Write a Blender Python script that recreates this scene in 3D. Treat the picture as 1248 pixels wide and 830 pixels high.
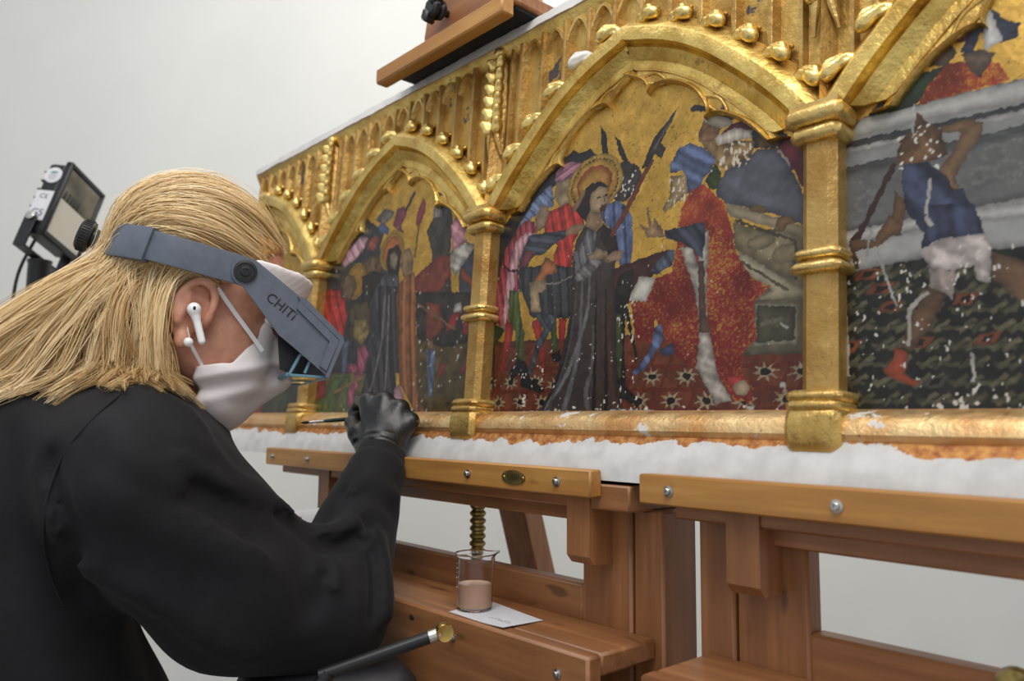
import bpy, bmesh, math, random
import numpy as np
from mathutils import Matrix, Vector, Quaternion

for _o in list(bpy.data.objects):
    bpy.data.objects.remove(_o)
scene = bpy.context.scene
COL = scene.collection
rng = np.random.default_rng(7)
random.seed(7)

# ------------------------------------------------------------------ camera
FPX, PITCH, ROLL, YAW, LEAN = 946.8, .1059, .011, .7329, .0645
CAM = np.array([1.3372, -.6991, 1.15])
ORG = np.array([0., 0., 1.165])            # panel origin: first column, foot level
_d = np.array([-math.cos(YAW)*math.cos(PITCH), math.sin(YAW)*math.cos(PITCH), math.sin(PITCH)])
_r = np.array([math.sin(YAW), math.cos(YAW), 0.])
_u = np.cross(_r, _d)
RT = _r*math.cos(ROLL)+_u*math.sin(ROLL)
UP = -_r*math.sin(ROLL)+_u*math.cos(ROLL)
FW = _d
cam_data = bpy.data.cameras.new('camera')
cam = bpy.data.objects.new('camera', cam_data)
COL.objects.link(cam)
m4 = Matrix.Identity(4)
for i in range(3):
    m4[i][0], m4[i][1], m4[i][2], m4[i][3] = RT[i], UP[i], -FW[i], CAM[i]
cam.matrix_world = m4
cam_data.sensor_width = 36
cam_data.lens = FPX/1248*36
cam_data.clip_start = .02
cam_data.dof.use_dof = True
cam_data.dof.focus_distance = .90
cam_data.dof.aperture_fstop = 4.5
scene.camera = cam

# ------------------------------------------------------------------ light
world = bpy.data.worlds.new('world'); scene.world = world
world.use_nodes = True
world.node_tree.nodes['Background'].inputs[0].default_value = (.93, .96, 1.0, 1)
world.node_tree.nodes['Background'].inputs[1].default_value = .68

def area(name, loc, target, size, power, color=(1, 1, 1)):
    l = bpy.data.lights.new(name, 'AREA'); l.shape = 'RECTANGLE'
    l.size, l.size_y = size; l.energy = power; l.color = color
    o = bpy.data.objects.new(name, l); COL.objects.link(o)
    o.location = loc
    o.rotation_euler = (Vector(target)-Vector(loc)).to_track_quat('-Z', 'Y').to_euler()
    return o
area('ceiling_softlight', (1.5, -.9, 3.0), (.6, .0, 1.1), (1.5, 1.1), 34, (1, .97, .93))
area('wall_fill_light', (.35, .75, 3.2), (-.9, 1.5, 1.3), (3.2, 1.4), 32, (1, .985, .96))  # unseen fill light, added only to brighten the back wall
scene.view_settings.view_transform = 'Standard'
scene.view_settings.look = 'None'
scene.view_settings.gamma = 1
scene.view_settings.use_curve_mapping = False
scene.view_settings.exposure = 0.0

# ------------------------------------------------------------------ projection helpers (photo pixel -> point in the place)
def ray(px, py): return FW+(px-624)/FPX*RT-(py-415)/FPX*UP
def atZ(px, py, Z): return CAM+Z*ray(px, py)
def aty(px, py, y):
    k = ray(px, py); return CAM+k*((y-CAM[1])/k[1])
def atz(px, py, z):
    k = ray(px, py); return CAM+k*((z-CAM[2])/k[2])
EX = np.array([1., 0, 0]); EH = np.array([0, math.sin(LEAN), math.cos(LEAN)]); ED = np.array([0, -math.cos(LEAN), math.sin(LEAN)])
def pan(px, py, dd=0.):
    k = ray(px, py); t = (dd-(CAM-ORG)@ED)/(k@ED); P = CAM+t*k-ORG
    return np.array([P@EX, P@EH])

# ------------------------------------------------------------------ materials
def lin(c):
    c = np.asarray(c, float)/255.
    return np.where(c <= .04045, c/12.92, ((c+.055)/1.055)**2.4)
def rgba(c): return tuple(lin(c))+(1.,)
class NT:
    def __init__(s, name):
        s.m = bpy.data.materials.new(name); s.m.use_nodes = True
        s.t = s.m.node_tree; s.b = s.t.nodes['Principled BSDF']
    def n(s, kind, **kw):
        x = s.t.nodes.new(kind)
        for k, v in kw.items():
            if k.startswith('i_'):
                key = k[2:].replace('_', ' '); x.inputs[int(key) if key.isdigit() else key].default_value = v
            else: setattr(x, k, v)
        return x
    def l(s, a, b): s.t.links.new(a, b)
    def coord(s, scale=(1, 1, 1), kind='Object'):
        tc = s.n('ShaderNodeTexCoord'); mp = s.n('ShaderNodeMapping'); mp.inputs['Scale'].default_value = scale
        s.l(tc.outputs[kind], mp.inputs['Vector']); return mp.outputs[0]
    def noise(s, vec, scale, detail=4, rough=.55):
        x = s.n('ShaderNodeTexNoise'); x.inputs['Scale'].default_value = scale; x.inputs['Detail'].default_value = detail
        x.inputs['Roughness'].default_value = rough
        if vec is not None: s.l(vec, x.inputs['Vector'])
        return x.outputs['Fac']
    def ramp(s, fac, stops):
        x = s.n('ShaderNodeValToRGB'); e = x.color_ramp.elements
        while len(e) < len(stops): e.new(.5)
        for el, (p, c) in zip(e, stops):
            el.position = p; el.color = c if len(c) == 4 else rgba(c)
        s.l(fac, x.inputs[0]); return x.outputs[0]
    def mix(s, fac, a, b):
        x = s.n('ShaderNodeMix', data_type='RGBA')
        if isinstance(fac, float): x.inputs[0].default_value = fac
        else: s.l(fac, x.inputs[0])
        for k, v in ((6, a), (7, b)):
            if isinstance(v, tuple): x.inputs[k].default_value = v
            else: s.l(v, x.inputs[k])
        return x.outputs[2]
    def math(s, op, a, b=None):
        x = s.n('ShaderNodeMath', operation=op)
        for k, v in ((0, a), (1, b)):
            if v is None: continue
            if isinstance(v, (int, float)): x.inputs[k].default_value = v
            else: s.l(v, x.inputs[k])
        return x.outputs[0]
    def bump(s, h, strength=.3, dist=.002):
        x = s.n('ShaderNodeBump'); x.inputs['Strength'].default_value = strength; x.inputs['Distance'].default_value = dist
        s.l(h, x.inputs['Height']); s.l(x.outputs[0], s.b.inputs['Normal'])
    def set(s, **kw):
        for k, v in kw.items():
            i = s.b.inputs[k.replace('_', ' ')]
            if isinstance(v, (int, float, tuple)): i.default_value = v
            else: s.l(v, i)
        return s.m
MAT = {}
def plain(name, c, rough=.5, metal=0., var=.12, nscale=60, bump=0., **kw):
    t = NT(name); f = t.noise(t.coord(), nscale)
    c = np.array(c, float)
    col = t.ramp(f, [(.3, tuple(c*(1-var))), (.7, tuple(np.minimum(255, c*(1+var))))])
    if bump: t.bump(f, bump, .001)
    t.set(Base_Color=col, Roughness=rough, Metallic=metal, **kw)
    MAT[name] = t.m; return t.m
def wood(name, dark, light, axis, rough=.42):
    t = NT(name); sc = {'x': (2.2, 34, 34), 'z': (34, 34, 2.2), 'y': (34, 2.2, 34)}[axis]
    v = t.coord(sc); g = t.noise(v, 2.2, 6, .62); big = t.noise(t.coord((1, 1, 1)), 5, 3)
    fine = t.noise(t.coord(tuple(6*k for k in sc)), 3, 3)
    f = t.math('ADD', t.math('MULTIPLY', g, .62), t.math('MULTIPLY', big, .38))
    col = t.ramp(f, [(.3, dark), (.52, tuple((np.array(dark)+np.array(light))/2)), (.7, light)])
    knots = t.ramp(t.noise(t.coord((3, 9, 9) if axis == 'x' else (9, 9, 3)), 3.5, 2), [(.26, (60, 30, 14)), (.33, (255, 255, 255))])
    x = t.n('ShaderNodeMix', data_type='RGBA', blend_type='MULTIPLY'); x.inputs[0].default_value = .55
    t.l(col, x.inputs[6]); t.l(knots, x.inputs[7])
    t.bump(fine, .12, .0006)
    t.set(Base_Color=x.outputs[2], Roughness=rough)
    MAT[name] = t.m; return t.m
for ax in 'xyz':
    wood('honey_wood_'+ax, (150, 98, 46), (196, 146, 78), ax)
    wood('brown_wood_'+ax, (116, 72, 42), (174, 122, 78), ax)

def gold(name, base=(214, 163, 62), dark=(160, 108, 32), red=(120, 58, 28), rough=.36, wear=.5, loss=None):
    t = NT(name); v = t.coord()
    n1 = t.noise(v, 22, 5); n2 = t.noise(v, 160, 4, .7); n3 = t.noise(v, 55, 6, .7)
    col = t.ramp(n1, [(.32, dark), (.62, base)])
    sp = t.ramp(n2, [(.27, (70, 45, 16)), (.36, (255, 255, 255))])
    x = t.n('ShaderNodeMix', data_type='RGBA', blend_type='MULTIPLY'); x.inputs[0].default_value = .8
    t.l(col, x.inputs[6]); t.l(sp, x.inputs[7]); col = x.outputs[2]
    geo = t.n('ShaderNodeNewGeometry')
    edge = t.ramp(t.math('ADD', geo.outputs['Pointiness'], t.math('MULTIPLY', t.math('SUBTRACT', n3, .5), .10)), [(.535, (0, 0, 0)), (.60, (255, 255, 255))])
    patch = t.ramp(n3, [(.60, (0, 0, 0)), (.68, (255, 255, 255))])
    wearf = t.math('MULTIPLY', t.math('MAXIMUM', edge, patch), wear)
    col = t.mix(wearf, col, rgba(red))
    metal = t.math('SUBTRACT', .96, t.math('MULTIPLY', wearf, .7))
    if loss:
        lf = t.ramp(t.noise(t.coord((1, 1, 1)), loss[0], 5, .62), [(loss[1], (0, 0, 0)), (loss[1]+.02, (255, 255, 255))])
        col = t.mix(lf, col, rgba(loss[2])); metal = t.math('MULTIPLY', metal, t.math('SUBTRACT', 1., lf))
    t.bump(t.math('ADD', t.math('MULTIPLY', t.noise(v, 48, 4, .6), 1.3), t.math('MULTIPLY', n2, .22)), .55, .004)
    t.set(Base_Color=col, Metallic=metal, Roughness=t.ramp(n3, [(.3, (rough*255*.8,)*3+(1,)) if False else (.3, (rough*.8,)*3+(1,)), (.7, (min(1, rough*1.35),)*3+(1,))]))
    MAT[name] = t.m; return t.m
gold('gilt', base=(236, 207, 124), dark=(192, 156, 78))
gold('gilt_bright', base=(244, 216, 138), dark=(206, 168, 88), wear=.3, rough=.3)
gold('gilt_board', base=(228, 197, 114), dark=(182, 146, 70), wear=.3, rough=.42)
gold('gilt_lancet', base=(228, 197, 114), dark=(178, 142, 66), wear=.3, rough=.4, loss=(20, .56, (58, 54, 60)))
gold('gilt_sill', base=(240, 212, 156), dark=(212, 164, 104), red=(170, 104, 66), wear=.6, rough=.42, loss=(30, .63, (206, 202, 196)))
# ragged gilt above bare white gesso (a worn edge with a shape of its own)
def base_material():
    t = NT('gesso_base'); v = t.coord()
    sep = t.n('ShaderNodeSeparateXYZ'); t.l(v, sep.inputs[0])
    n = t.noise(v, 26, 6, .6); n2 = t.noise(v, 9, 2)
    s = t.math('ADD', sep.outputs['Z'], t.math('MULTIPLY', t.math('SUBTRACT', n, .5), .035))
    s = t.math('ADD', s, t.math('MULTIPLY', t.math('SUBTRACT', n2, .5), .028))
    f = t.ramp(t.math('ADD', t.math('MULTIPLY', s, 10), .5), [(.128, (0, 0, 0)), (.134, (255, 255, 255))])
    white = t.ramp(t.noise(v, 40, 5), [(.35, (186, 185, 183)), (.6, (202, 201, 199))])
    ochre = t.ramp(t.noise(v, 120, 4), [(.35, (146, 82, 44)), (.65, (205, 150, 84))])
    t.bump(t.noise(v, 50, 4), .2, .001)
    t.set(Base_Color=t.mix(f, white, ochre), Roughness=.6, Metallic=t.math('MULTIPLY', f, .45))
    MAT['gesso_base'] = t.m
base_material()
plain('gesso', (214, 212, 208), .8, var=.05, nscale=30, bump=.3)
plain('old_wood', (150, 116, 70), .75, var=.3, nscale=18, bump=.5)
plain('dark_void', (46, 40, 40), .9, var=.4, nscale=90)
plain('black_rubber', (26, 26, 28), .7, var=.2)
plain('black_plastic', (22, 22, 24), .38, var=.15)
plain('brass', (205, 170, 98), .3, 1., var=.12)
plain('steel', (190, 188, 182), .3, 1., var=.1)
plain('aged_brass', (140, 122, 72), .42, .8, var=.3, nscale=120)
plain('dark_ink', (52, 44, 26), .6)
plain('white_paper', (206, 206, 210), .7, var=.02)
plain('white_plastic', (238, 238, 240), .3, var=.01)
plain('wall_paint', (214, 214, 209), .9, var=.012, nscale=3)
plain('floor_paint', (150, 146, 140), .6, var=.05, nscale=4)
plain('pencil_grey', (172, 172, 176), .8)

# ------------------------------------------------------------------ mesh builder
class MB:
    def __init__(s): s.v = []; s.f = []
    def add(s, V, F):
        o = len(s.v); s.v += [tuple(map(float, p)) for p in V]; s.f += [tuple(int(i)+o for i in q) for q in F]; return s
    def box(s, lo, hi, bev=0.):
        lo = np.array(lo, float); hi = np.array(hi, float); c = (lo+hi)/2; h = (hi-lo)/2
        return s.obox(c, np.diag(h), bev)
    def obox(s, c, H, bev=0.):
        """c centre, H rows = half-extent vectors, chamfer bev"""
        H = np.array(H, float); L = np.linalg.norm(H, axis=1); A = H/L[:, None]
        b = min(bev, .45*L.min())
        if b <= 0:
            V = [c+sx*H[0]+sy*H[1]+sz*H[2] for sx in (-1, 1) for sy in (-1, 1) for sz in (-1, 1)]
            F = [(0, 1, 3, 2), (4, 6, 7, 5), (0, 4, 5, 1), (2, 3, 7, 6), (0, 2, 6, 4), (1, 5, 7, 3)]
            return s.add(V, F)
        V = []; idx = {}
        for sx in (-1, 1):
            for sy in (-1, 1):
                for sz in (-1, 1):
                    for k in range(3):
                        q = np.array([sx, sy, sz])*(L-b); q[k] = [sx, sy, sz][k]*L[k]
                        idx[(sx, sy, sz, k)] = len(V); V.append(c+q@A)
        F = []
        for k in range(3):
            a, bb = [(1, 2), (2, 0), (0, 1)][k]
            for sg in (-1, 1):
                loop = []
                for (p, q) in ((-1, -1), (1, -1), (1, 1), (-1, 1)):
                    t = [0, 0, 0]; t[k] = sg; t[a] = p; t[bb] = q; loop.append(idx[(t[0], t[1], t[2], k)])
                F.append(tuple(loop if sg > 0 else loop[::-1]))
        for k in range(3):        # edges along axis k
            a, bb = [(1, 2), (2, 0), (0, 1)][k]
            for p in (-1, 1):
                for q in (-1, 1):
                    t0 = [0, 0, 0]; t0[a] = p; t0[bb] = q; t1 = list(t0); t0[k] = -1; t1[k] = 1
                    quad = [idx[(*t0, a)], idx[(*t1, a)], idx[(*t1, bb)], idx[(*t0, bb)]]
                    F.append(tuple(quad if p*q < 0 else quad[::-1]))
        for sx in (-1, 1):
            for sy in (-1, 1):
                for sz in (-1, 1):
                    tri = [idx[(sx, sy, sz, k)] for k in range(3)]
                    F.append(tuple(tri if sx*sy*sz > 0 else tri[::-1]))
        return s.add(V, F)
    def tube(s, P, R, n=10, caps=True):
        P = np.array(P, float); R = np.broadcast_to(np.asarray(R, float), (len(P),))
        T = np.gradient(P, axis=0); T /= np.linalg.norm(T, axis=1)[:, None]+1e-12
        a = np.array([0, 0, 1.]) if abs(T[0][2]) < .9 else np.array([1., 0, 0])
        N = np.cross(T[0], a); N /= np.linalg.norm(N); V = []
        for i in range(len(P)):
            N = N-T[i]*(N@T[i]); N /= np.linalg.norm(N)+1e-12; B = np.cross(T[i], N)
            for k in range(n):
                t = 2*math.pi*k/n; V.append(P[i]+R[i]*(math.cos(t)*N+math.sin(t)*B))
        F = [(i*n+k, i*n+(k+1) % n, (i+1)*n+(k+1) % n, (i+1)*n+k) for i in range(len(P)-1) for k in range(n)]
        if caps: F += [tuple(range(n))[::-1], tuple(range((len(P)-1)*n, len(P)*n))]
        return s.add(V, F)
    def lathe(s, prof, o=(0, 0, 0), ax=(0, 0, 1), n=32):
        """prof list of (radius, height); closed by radius 0 ends if wanted"""
        ax = np.array(ax, float); ax /= np.linalg.norm(ax); o = np.array(o, float)
        a = np.array([0, 0, 1.]) if abs(ax[2]) < .9 else np.array([1., 0, 0])
        N = np.cross(ax, a); N /= np.linalg.norm(N); B = np.cross(ax, N); V = []; m = len(prof)
        for (rr, h) in prof:
            for k in range(n):
                t = 2*math.pi*k/n; V.append(o+ax*h+rr*(math.cos(t)*N+math.sin(t)*B))
        F = [(i*n+k, i*n+(k+1) % n, (i+1)*n+(k+1) % n, (i+1)*n+k) for i in range(m-1) for k in range(n)]
        return s.add(V, F)
    def prism(s, poly, o, ex, ey, ez):
        """poly 2-D in (ex,ey), extruded by vector ez"""
        o, ex, ey, ez = [np.array(q, float) for q in (o, ex, ey, ez)]
        n = len(poly); V = [o+p[0]*ex+p[1]*ey for p in poly]; V += [v+ez for v in V]
        F = [tuple(range(n))[::-1], tuple(range(n, 2*n))]+[(i, (i+1) % n, n+(i+1) % n, n+i) for i in range(n)]
        return s.add(V, F)
    def sweep(s, path, prof, caps=True, closed_prof=True):
        """path (x,h); prof (o,d) with o along the path's left normal; local panel coords (x,-d,h)"""
        P = np.array(path, float); T = np.gradient(P, axis=0); T /= np.linalg.norm(T, axis=1)[:, None]
        N = np.stack([-T[:, 1], T[:, 0]], 1); m = len(prof); V = []
        for i in range(len(P)):
            for (o, dd) in prof:
                q = P[i]+o*N[i]; V.append((q[0], -dd, q[1]))
        k = m if closed_prof else m-1
        F = [(i*m+j, (i+1)*m+j, (i+1)*m+(j+1) % m, i*m+(j+1) % m) for i in range(len(P)-1) for j in range(k)]
        if caps: F += [tuple(range(m)), tuple(range((len(P)-1)*m, len(P)*m))[::-1]]
        return s.add(V, F)
    def ell(s, c, r, A=None, nu=14, nv=9):
        A = np.eye(3) if A is None else np.array(A); V = []
        for i in range(nv+1):
            th = math.pi*i/nv
            for k in range(nu):
                ph = 2*math.pi*k/nu
                q = np.array([math.sin(th)*math.cos(ph)*r[0], math.sin(th)*math.sin(ph)*r[1], math.cos(th)*r[2]])
                V.append(np.array(c)+q@A)
        F = [(i*nu+k, (i+1)*nu+k, (i+1)*nu+(k+1) % nu, i*nu+(k+1) % nu) for i in range(nv) for k in range(nu)]
        return s.add(V, F)
    def mesh(s, name, mat, angle=38):
        me = bpy.data.meshes.new(name); me.from_pydata(s.v, [], s.f)
        bm = bmesh.new(); bm.from_mesh(me)
        bmesh.ops.remove_doubles(bm, verts=bm.verts, dist=1e-6)
        bmesh.ops.recalc_face_normals(bm, faces=bm.faces)
        bm.to_mesh(me); bm.free()
        return finish(me, mat, angle)
    def obj(s, name, mat, parent=None, angle=38): return link(name, s.mesh(name, mat, angle), parent)
def finish(me, mat, angle=38):
    me.polygons.foreach_set('use_smooth', np.ones(len(me.polygons), bool))
    me.set_sharp_from_angle(angle=math.radians(angle))
    if mat: me.materials.append(MAT[mat] if isinstance(mat, str) else mat)
    me.update(); return me
def link(name, me, parent=None):
    o = bpy.data.objects.new(name, me); COL.objects.link(o)
    if parent is not None: o.parent = parent
    return o
def tag(o, label, cat, group=None):
    o['label'] = label; o['category'] = cat
    if group: o['group'] = group
    return o
def thing(name, label, cat, loc=(0, 0, 0), group=None):
    o = bpy.data.objects.new(name, None); o.empty_display_size = .05; COL.objects.link(o); o.location = Vector([float(q) for q in loc])
    return tag(o, label, cat, group)
def reparent_world(o, p):
    """parts modelled in world coordinates under a thing whose Empty stands elsewhere"""
    bpy.context.view_layer.update()
    o.parent = p; o.matrix_parent_inverse = p.matrix_world.inverted(); return o
def wpart(mb, name, mat, p, angle=38):
    """part modelled in world coordinates -> stored relative to the Empty p (translation / rotation)"""
    M = np.array(p.matrix_basis.inverted())
    V = np.array(mb.v); V = V@M[:3, :3].T+M[:3, 3]
    k = MB(); k.v = [tuple(q) for q in V]; k.f = mb.f
    return k.obj(name, mat, p, angle)
def wsub(mb, name, mat, part, angle=38):
    """sub-part in world coordinates under a part whose own transform is identity"""
    M = np.array(part.parent.matrix_basis.inverted())
    V = np.array(mb.v); V = V@M[:3, :3].T+M[:3, 3]
    k = MB(); k.v = [tuple(q) for q in V]; k.f = mb.f
    return k.obj(name, mat, part, angle)
def text_mesh(body, size, depth=.0):
    c = bpy.data.curves.new('lettering', 'FONT'); c.body = body; c.size = size; c.extrude = depth
    c.align_x = 'CENTER'; c.align_y = 'CENTER'
    o = bpy.data.objects.new('lettering', c); COL.objects.link(o); bpy.context.view_layer.update()
    me = bpy.data.meshes.new_from_object(o.evaluated_get(bpy.context.evaluated_depsgraph_get()))
    V = [tuple(v.co) for v in me.vertices]; F = [tuple(q.vertices) for q in me.polygons]
    bpy.data.objects.remove(o); bpy.data.curves.remove(c); bpy.data.meshes.remove(me)
    return V, F
def put_text(body, size, o, ex, ey, depth=.0002):
    V, F = text_mesh(body, size); o, ex, ey = [np.array(q, float) for q in (o, ex, ey)]
    ez = np.cross(ex, ey); mb = MB(); mb.add([o+v[0]*ex+v[1]*ey+ez*depth for v in V], F); return mb

# ------------------------------------------------------------------ the room
def struct(mb, name, mat):
    o = mb.obj(name, mat); o['kind'] = 'structure'; return o
_dh = np.array([-math.cos(YAW), math.sin(YAW), 0]); _wc = np.array([CAM[0], CAM[1], 0])+2.75*_dh
struct(MB().obox(_wc+_dh*.05+np.array([0, 0, 1.8]), [_r*7, _dh*.05, np.array([0, 0, 1.8])]), 'wall_back', 'wall_paint')
struct(MB().obox(_wc-_dh*2.4-np.array([0, 0, .05]), [_r*7, _dh*2.5, np.array([0, 0, .05])]), 'floor', 'floor_paint')
struct(MB().obox(_wc-_dh*.006+np.array([0, 0, .05]), [_r*7, _dh*.0075, np.array([0, 0, .05])], .003), 'baseboard_back', 'white_plastic')
# ================================================================== altarpiece
ALT = thing('altarpiece', 'gilded carved altarpiece panel with painted scenes under pointed arches, propped on two wooden easels', 'altarpiece', ORG)
ALT.rotation_euler = (-LEAN, 0, 0)
XL, XR = -.345, 1.92                      # ends of the long panel
BAYS = [-.5, 0., .5, 1.0, 1.5]            # left column of each bay
HALF = [(0., .280), (.010, .294), (.035, .326), (.075, .366), (.12, .406), (.16, .433), (.20, .452), (.235, .463), (.25, .469)]
_hx = np.array([p[0] for p in HALF]); _hh = np.array([p[1] for p in HALF])
def arch_h(u): return np.interp(np.minimum(u, .5-u), _hx, _hh)
def smooth_half(n=26):
    s = np.linspace(0, .25, n); h = np.interp(s, _hx, _hh)
    for _ in range(3): h[1:-1] = (h[:-2]+2*h[1:-1]+h[2:])/4
    return s, h
S_, H_ = smooth_half()
def arch_path(x0):
    xs = np.concatenate([S_, .5-S_[::-1][1:]]); hs = np.concatenate([H_, H_[::-1][1:]])
    return np.stack([xs+x0, hs], 1)

# carcass: gilt front board, old wood back, white gesso top edge
MB().box((XL, 0.0, -.020), (XR, .012, .546)).obj('backboard', 'gilt_board', ALT)
MB().box((XL-.002, .0125, -.06), (XR, .045, .5590), .003).obj('wooden_core', 'old_wood', ALT)
def ragged_strip():
    mb = MB(); n = 330; xs = np.linspace(XL-.004, XR, n)
    w = np.cumsum(rng.normal(0, 1, n)); w = (w-np.convolve(w, np.ones(25)/25, 'same'))*.0006
    lo = .5440+np.clip(w, -.0016, .0016); hi = .5575+np.clip(np.roll(w, 60), -.0008, .0006)
    V = []
    for x, a, b in zip(xs, lo, hi): V += [(x, -.0140, a), (x, -.0125, b), (x, .012, b), (x, .012, a)]
    F = [(i*4+j, (i+1)*4+j, (i+1)*4+(j+1) % 4, i*4+(j+1) % 4) for i in range(n-1) for j in range(4)]+[(0, 1, 2, 3), (4*n-4, 4*n-1, 4*n-2, 4*n-3)]
    return mb.add(V, F)
ragged_strip().obj('gesso_edge', 'gesso', ALT)['label'] = 'ragged strip of bare white gesso'
path_h = [(XL, 0), (XR, 0)]
MB().sweep([(XL, .532), (XL+.4, .532), (XR-.4, .532), (XR, .532)], [(.0130, 0), (.0130, .010), (.009, .013), (.002, .010), (-.004, .006), (-.010, .003), (-.012, 0)]).obj('cornice', 'gilt', ALT)
# sill and base
SILL = [(.001, .0), (-.002, .012), (-.007, .024), (-.015, .031), (-.024, .033), (-.030, .030), (-.034, .024), (-.034, 0)]
mb = MB(); mb.sweep([(XL, 0), (XL+.4, 0), (XR-.4, 0), (XR, 0)], [(o, d) for o, d in SILL]); mb.obj('sill_moulding', 'gilt_sill', ALT)
def base_strip():
    n = 150; xs = np.linspace(XL-.003, XR, n); prof = [(-.030, .030), (-.037, .034), (-.046, .039), (-.058, .046), (-.079, .050), (-.079, -.03), (-.03, -.03)]
    jit = np.cumsum(rng.normal(0, .00028, (n, 3)), 0); jit -= np.stack([np.convolve(jit[:, k], np.ones(21)/21, 'same') for k in range(3)], 1)
    V = []
    for i, x in enumerate(xs):
        for j, (h, d) in enumerate(prof): V.append((x, -(d+(jit[i, j % 3] if j < 4 else 0)), h+(jit[i, (j+1) % 3] if j < 3 else 0)))
    m = len(prof)
    F = [(i*m+j, (i+1)*m+j, (i+1)*m+(j+1) % m, i*m+(j+1) % m) for i in range(n-1) for j in range(m)]+[tuple(range(m)), tuple(range((n-1)*m, n*m))[::-1]]
    return MB().add(V, F)
base_strip().obj('base_plinth', 'gesso_base', ALT)['label'] = 'bare white gesso base with flaking gilding'

# ---- columns
def ring(mb, w, dep, h0, h1, bulge):
    """moulding band round a half-octagonal shaft"""
    prof = []
    for t in np.linspace(0, math.pi, 7): prof.append((bulge*math.sin(t), h0+(h1-h0)*(1-math.cos(t))/2))
    out = []
    for (b, h) in prof:
        W = w/2+b; D = dep+b; c = .006
        out.append([(-W, 0, h), (-W, -(D-c), h), (-(W-c), -D, h), (W-c, -D, h), (W, -(D-c), h), (W, 0, h)])
    V = [p for r in out for p in r]; m = 6
    F = [(i*m+j, i*m+j+1, (i+1)*m+j+1, (i+1)*m+j) for i in range(len(out)-1) for j in range(m-1)]
    F += [tuple(range(m)), tuple(range((len(out)-1)*m, len(out)*m))[::-1]]
    mb.add(V, F)
def moved(mb, x, h=0.):
    mb.v = [(a+x, b, c+h) for a, b, c in mb.v]; return mb
def oct_shaft(w, dep, h0, h1, c=.007):
    P = [(-w/2, 0), (-w/2, dep-c), (-w/2+c, dep), (w/2-c, dep), (w/2, dep-c), (w/2, 0)]
    mb = MB(); mb.prism([(a, b) for a, b in P], (0, 0, h0), (1, 0, 0), (0, -1, 0), (0, 0, h1-h0)); return mb
def piece(name, mb, mat, parent, x):
    o = mb.obj(name, mat, parent); return o
for ci, cx in enumerate((0., .5, 1.0, 1.5)):
    col = moved(oct_shaft(.034, .026, 0, .262), cx).obj('column', 'gilt', ALT)
    mb = MB(); ring(mb, .038, .029, .252, .268, .006); ring(mb, .046, .034, .268, .286, .006); mb.box((-.024, -.034, .284), (.024, 0, .290)); moved(mb, cx).obj('capital', 'gilt_bright', col)
    mb = MB(); ring(mb, .036, .028, .124, .136, .007); ring(mb, .036, .028, .138, .148, .005); moved(mb, cx).obj('collar', 'gilt_bright', col)
    mb = MB(); ring(mb, .040, .031, .004, .016, .007); ring(mb, .044, .036, -.004, .006, .004)
    ring(mb, .046, .036, -.040, .0, .004); moved(mb, cx).obj('base', 'gilt', col)

# ---- arch mouldings, cusped tracery
ARCH = [(.020, -.001), (.019, .005), (.001, .025), (-.001, .026), (-.015, .024), (-.017, .012), (-.021, .0155), (-.025, .012), (-.034, .005), (-.046, .006), (-.048, -.001)]
def cut(path, lo, hi): return path[(path[:, 0] >= lo) & (path[:, 0] <= hi)]
for bi, x0 in enumerate(BAYS[:4]):
    p = cut(arch_path(x0), XL+.012, XR)
    mb = MB().sweep(p, ARCH); mb.v = [(a, b, max(c, .2845)) for a, b, c in mb.v]; mb.obj('arch_moulding', 'gilt', ALT)
    # broad cusped web between moulding and painting, with a raised rolled lip
    AP = arch_path(x0); T = np.gradient(AP, axis=0); T /= np.linalg.norm(T, axis=1)[:, None]; N = np.stack([-T[:, 1], T[:, 0]], 1)
    L = np.concatenate([[0], np.cumsum(np.linalg.norm(np.diff(AP, axis=0), axis=1))]); L /= L[-1]
    V = []; m = 0; ss = np.linspace(.015, .985, 241)
    for s in ss:
        bb = np.array([np.interp(s, L, AP[:, k]) for k in (0, 1)]); nn = np.array([np.interp(s, L, N[:, k]) for k in (0, 1)])
        if bb[0] < XL+.02: continue
        ph = ((s-.015)/.97*5) % 1.0; sc = math.sqrt(max(0, 1-(2*ph-1)**2)); tp = min(1, min(s, 1-s)/.16); e = .050+(.020-.020*sc)*tp+.004*tp; m += 1
        for o, dd in ((.040, .0005), (.044, .006), (.0445, .004), (e-.0055, .004), (e-.004, .0085), (e-.002, .0105), (e, .0085), (e+.001, .003), (e+.0015, -.001)):
            q = bb-nn*o; V.append((q[0], -dd, q[1]))
    k = 9; F = [(i*k+j, (i+1)*k+j, (i+1)*k+j+1, i*k+j+1) for i in range(m-1) for j in range(k-1)]
    MB().add([(a, b, max(c, .276)) for a, b, c in V], F).obj('cusped_tracery', 'gilt', ALT, 50)
    for s in (.209, .403, .597, .791):
        b = np.array([np.interp(s, L, AP[:, k]) for k in (0, 1)]); t = np.array([np.interp(s, L, T[:, k]) for k in (0, 1)]); n = np.array([-t[1], t[0]])
        if b[0] < XL+.05: continue
        e = []
        for k in range(22):
            a = 2*math.pi*k/22; e.append(b-n*.055+t*.019*math.cos(a)*(1-.45*math.sin(a))+n*.0065*math.sin(a))
        mbk = MB(); mbk.tube([(z[0], -.0045, z[1]) for z in e+[e[0]]], .0019, 8, caps=False); mbk.obj('tracery_eye', 'gilt', ALT)
        MB().prism([(z[0], z[1]) for z in e], (0, -.0046, 0), (1, 0, 0), (0, 0, 1), (0, .003, 0)).obj('tracery_hollow', 'gilt_lancet', ALT)

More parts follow.
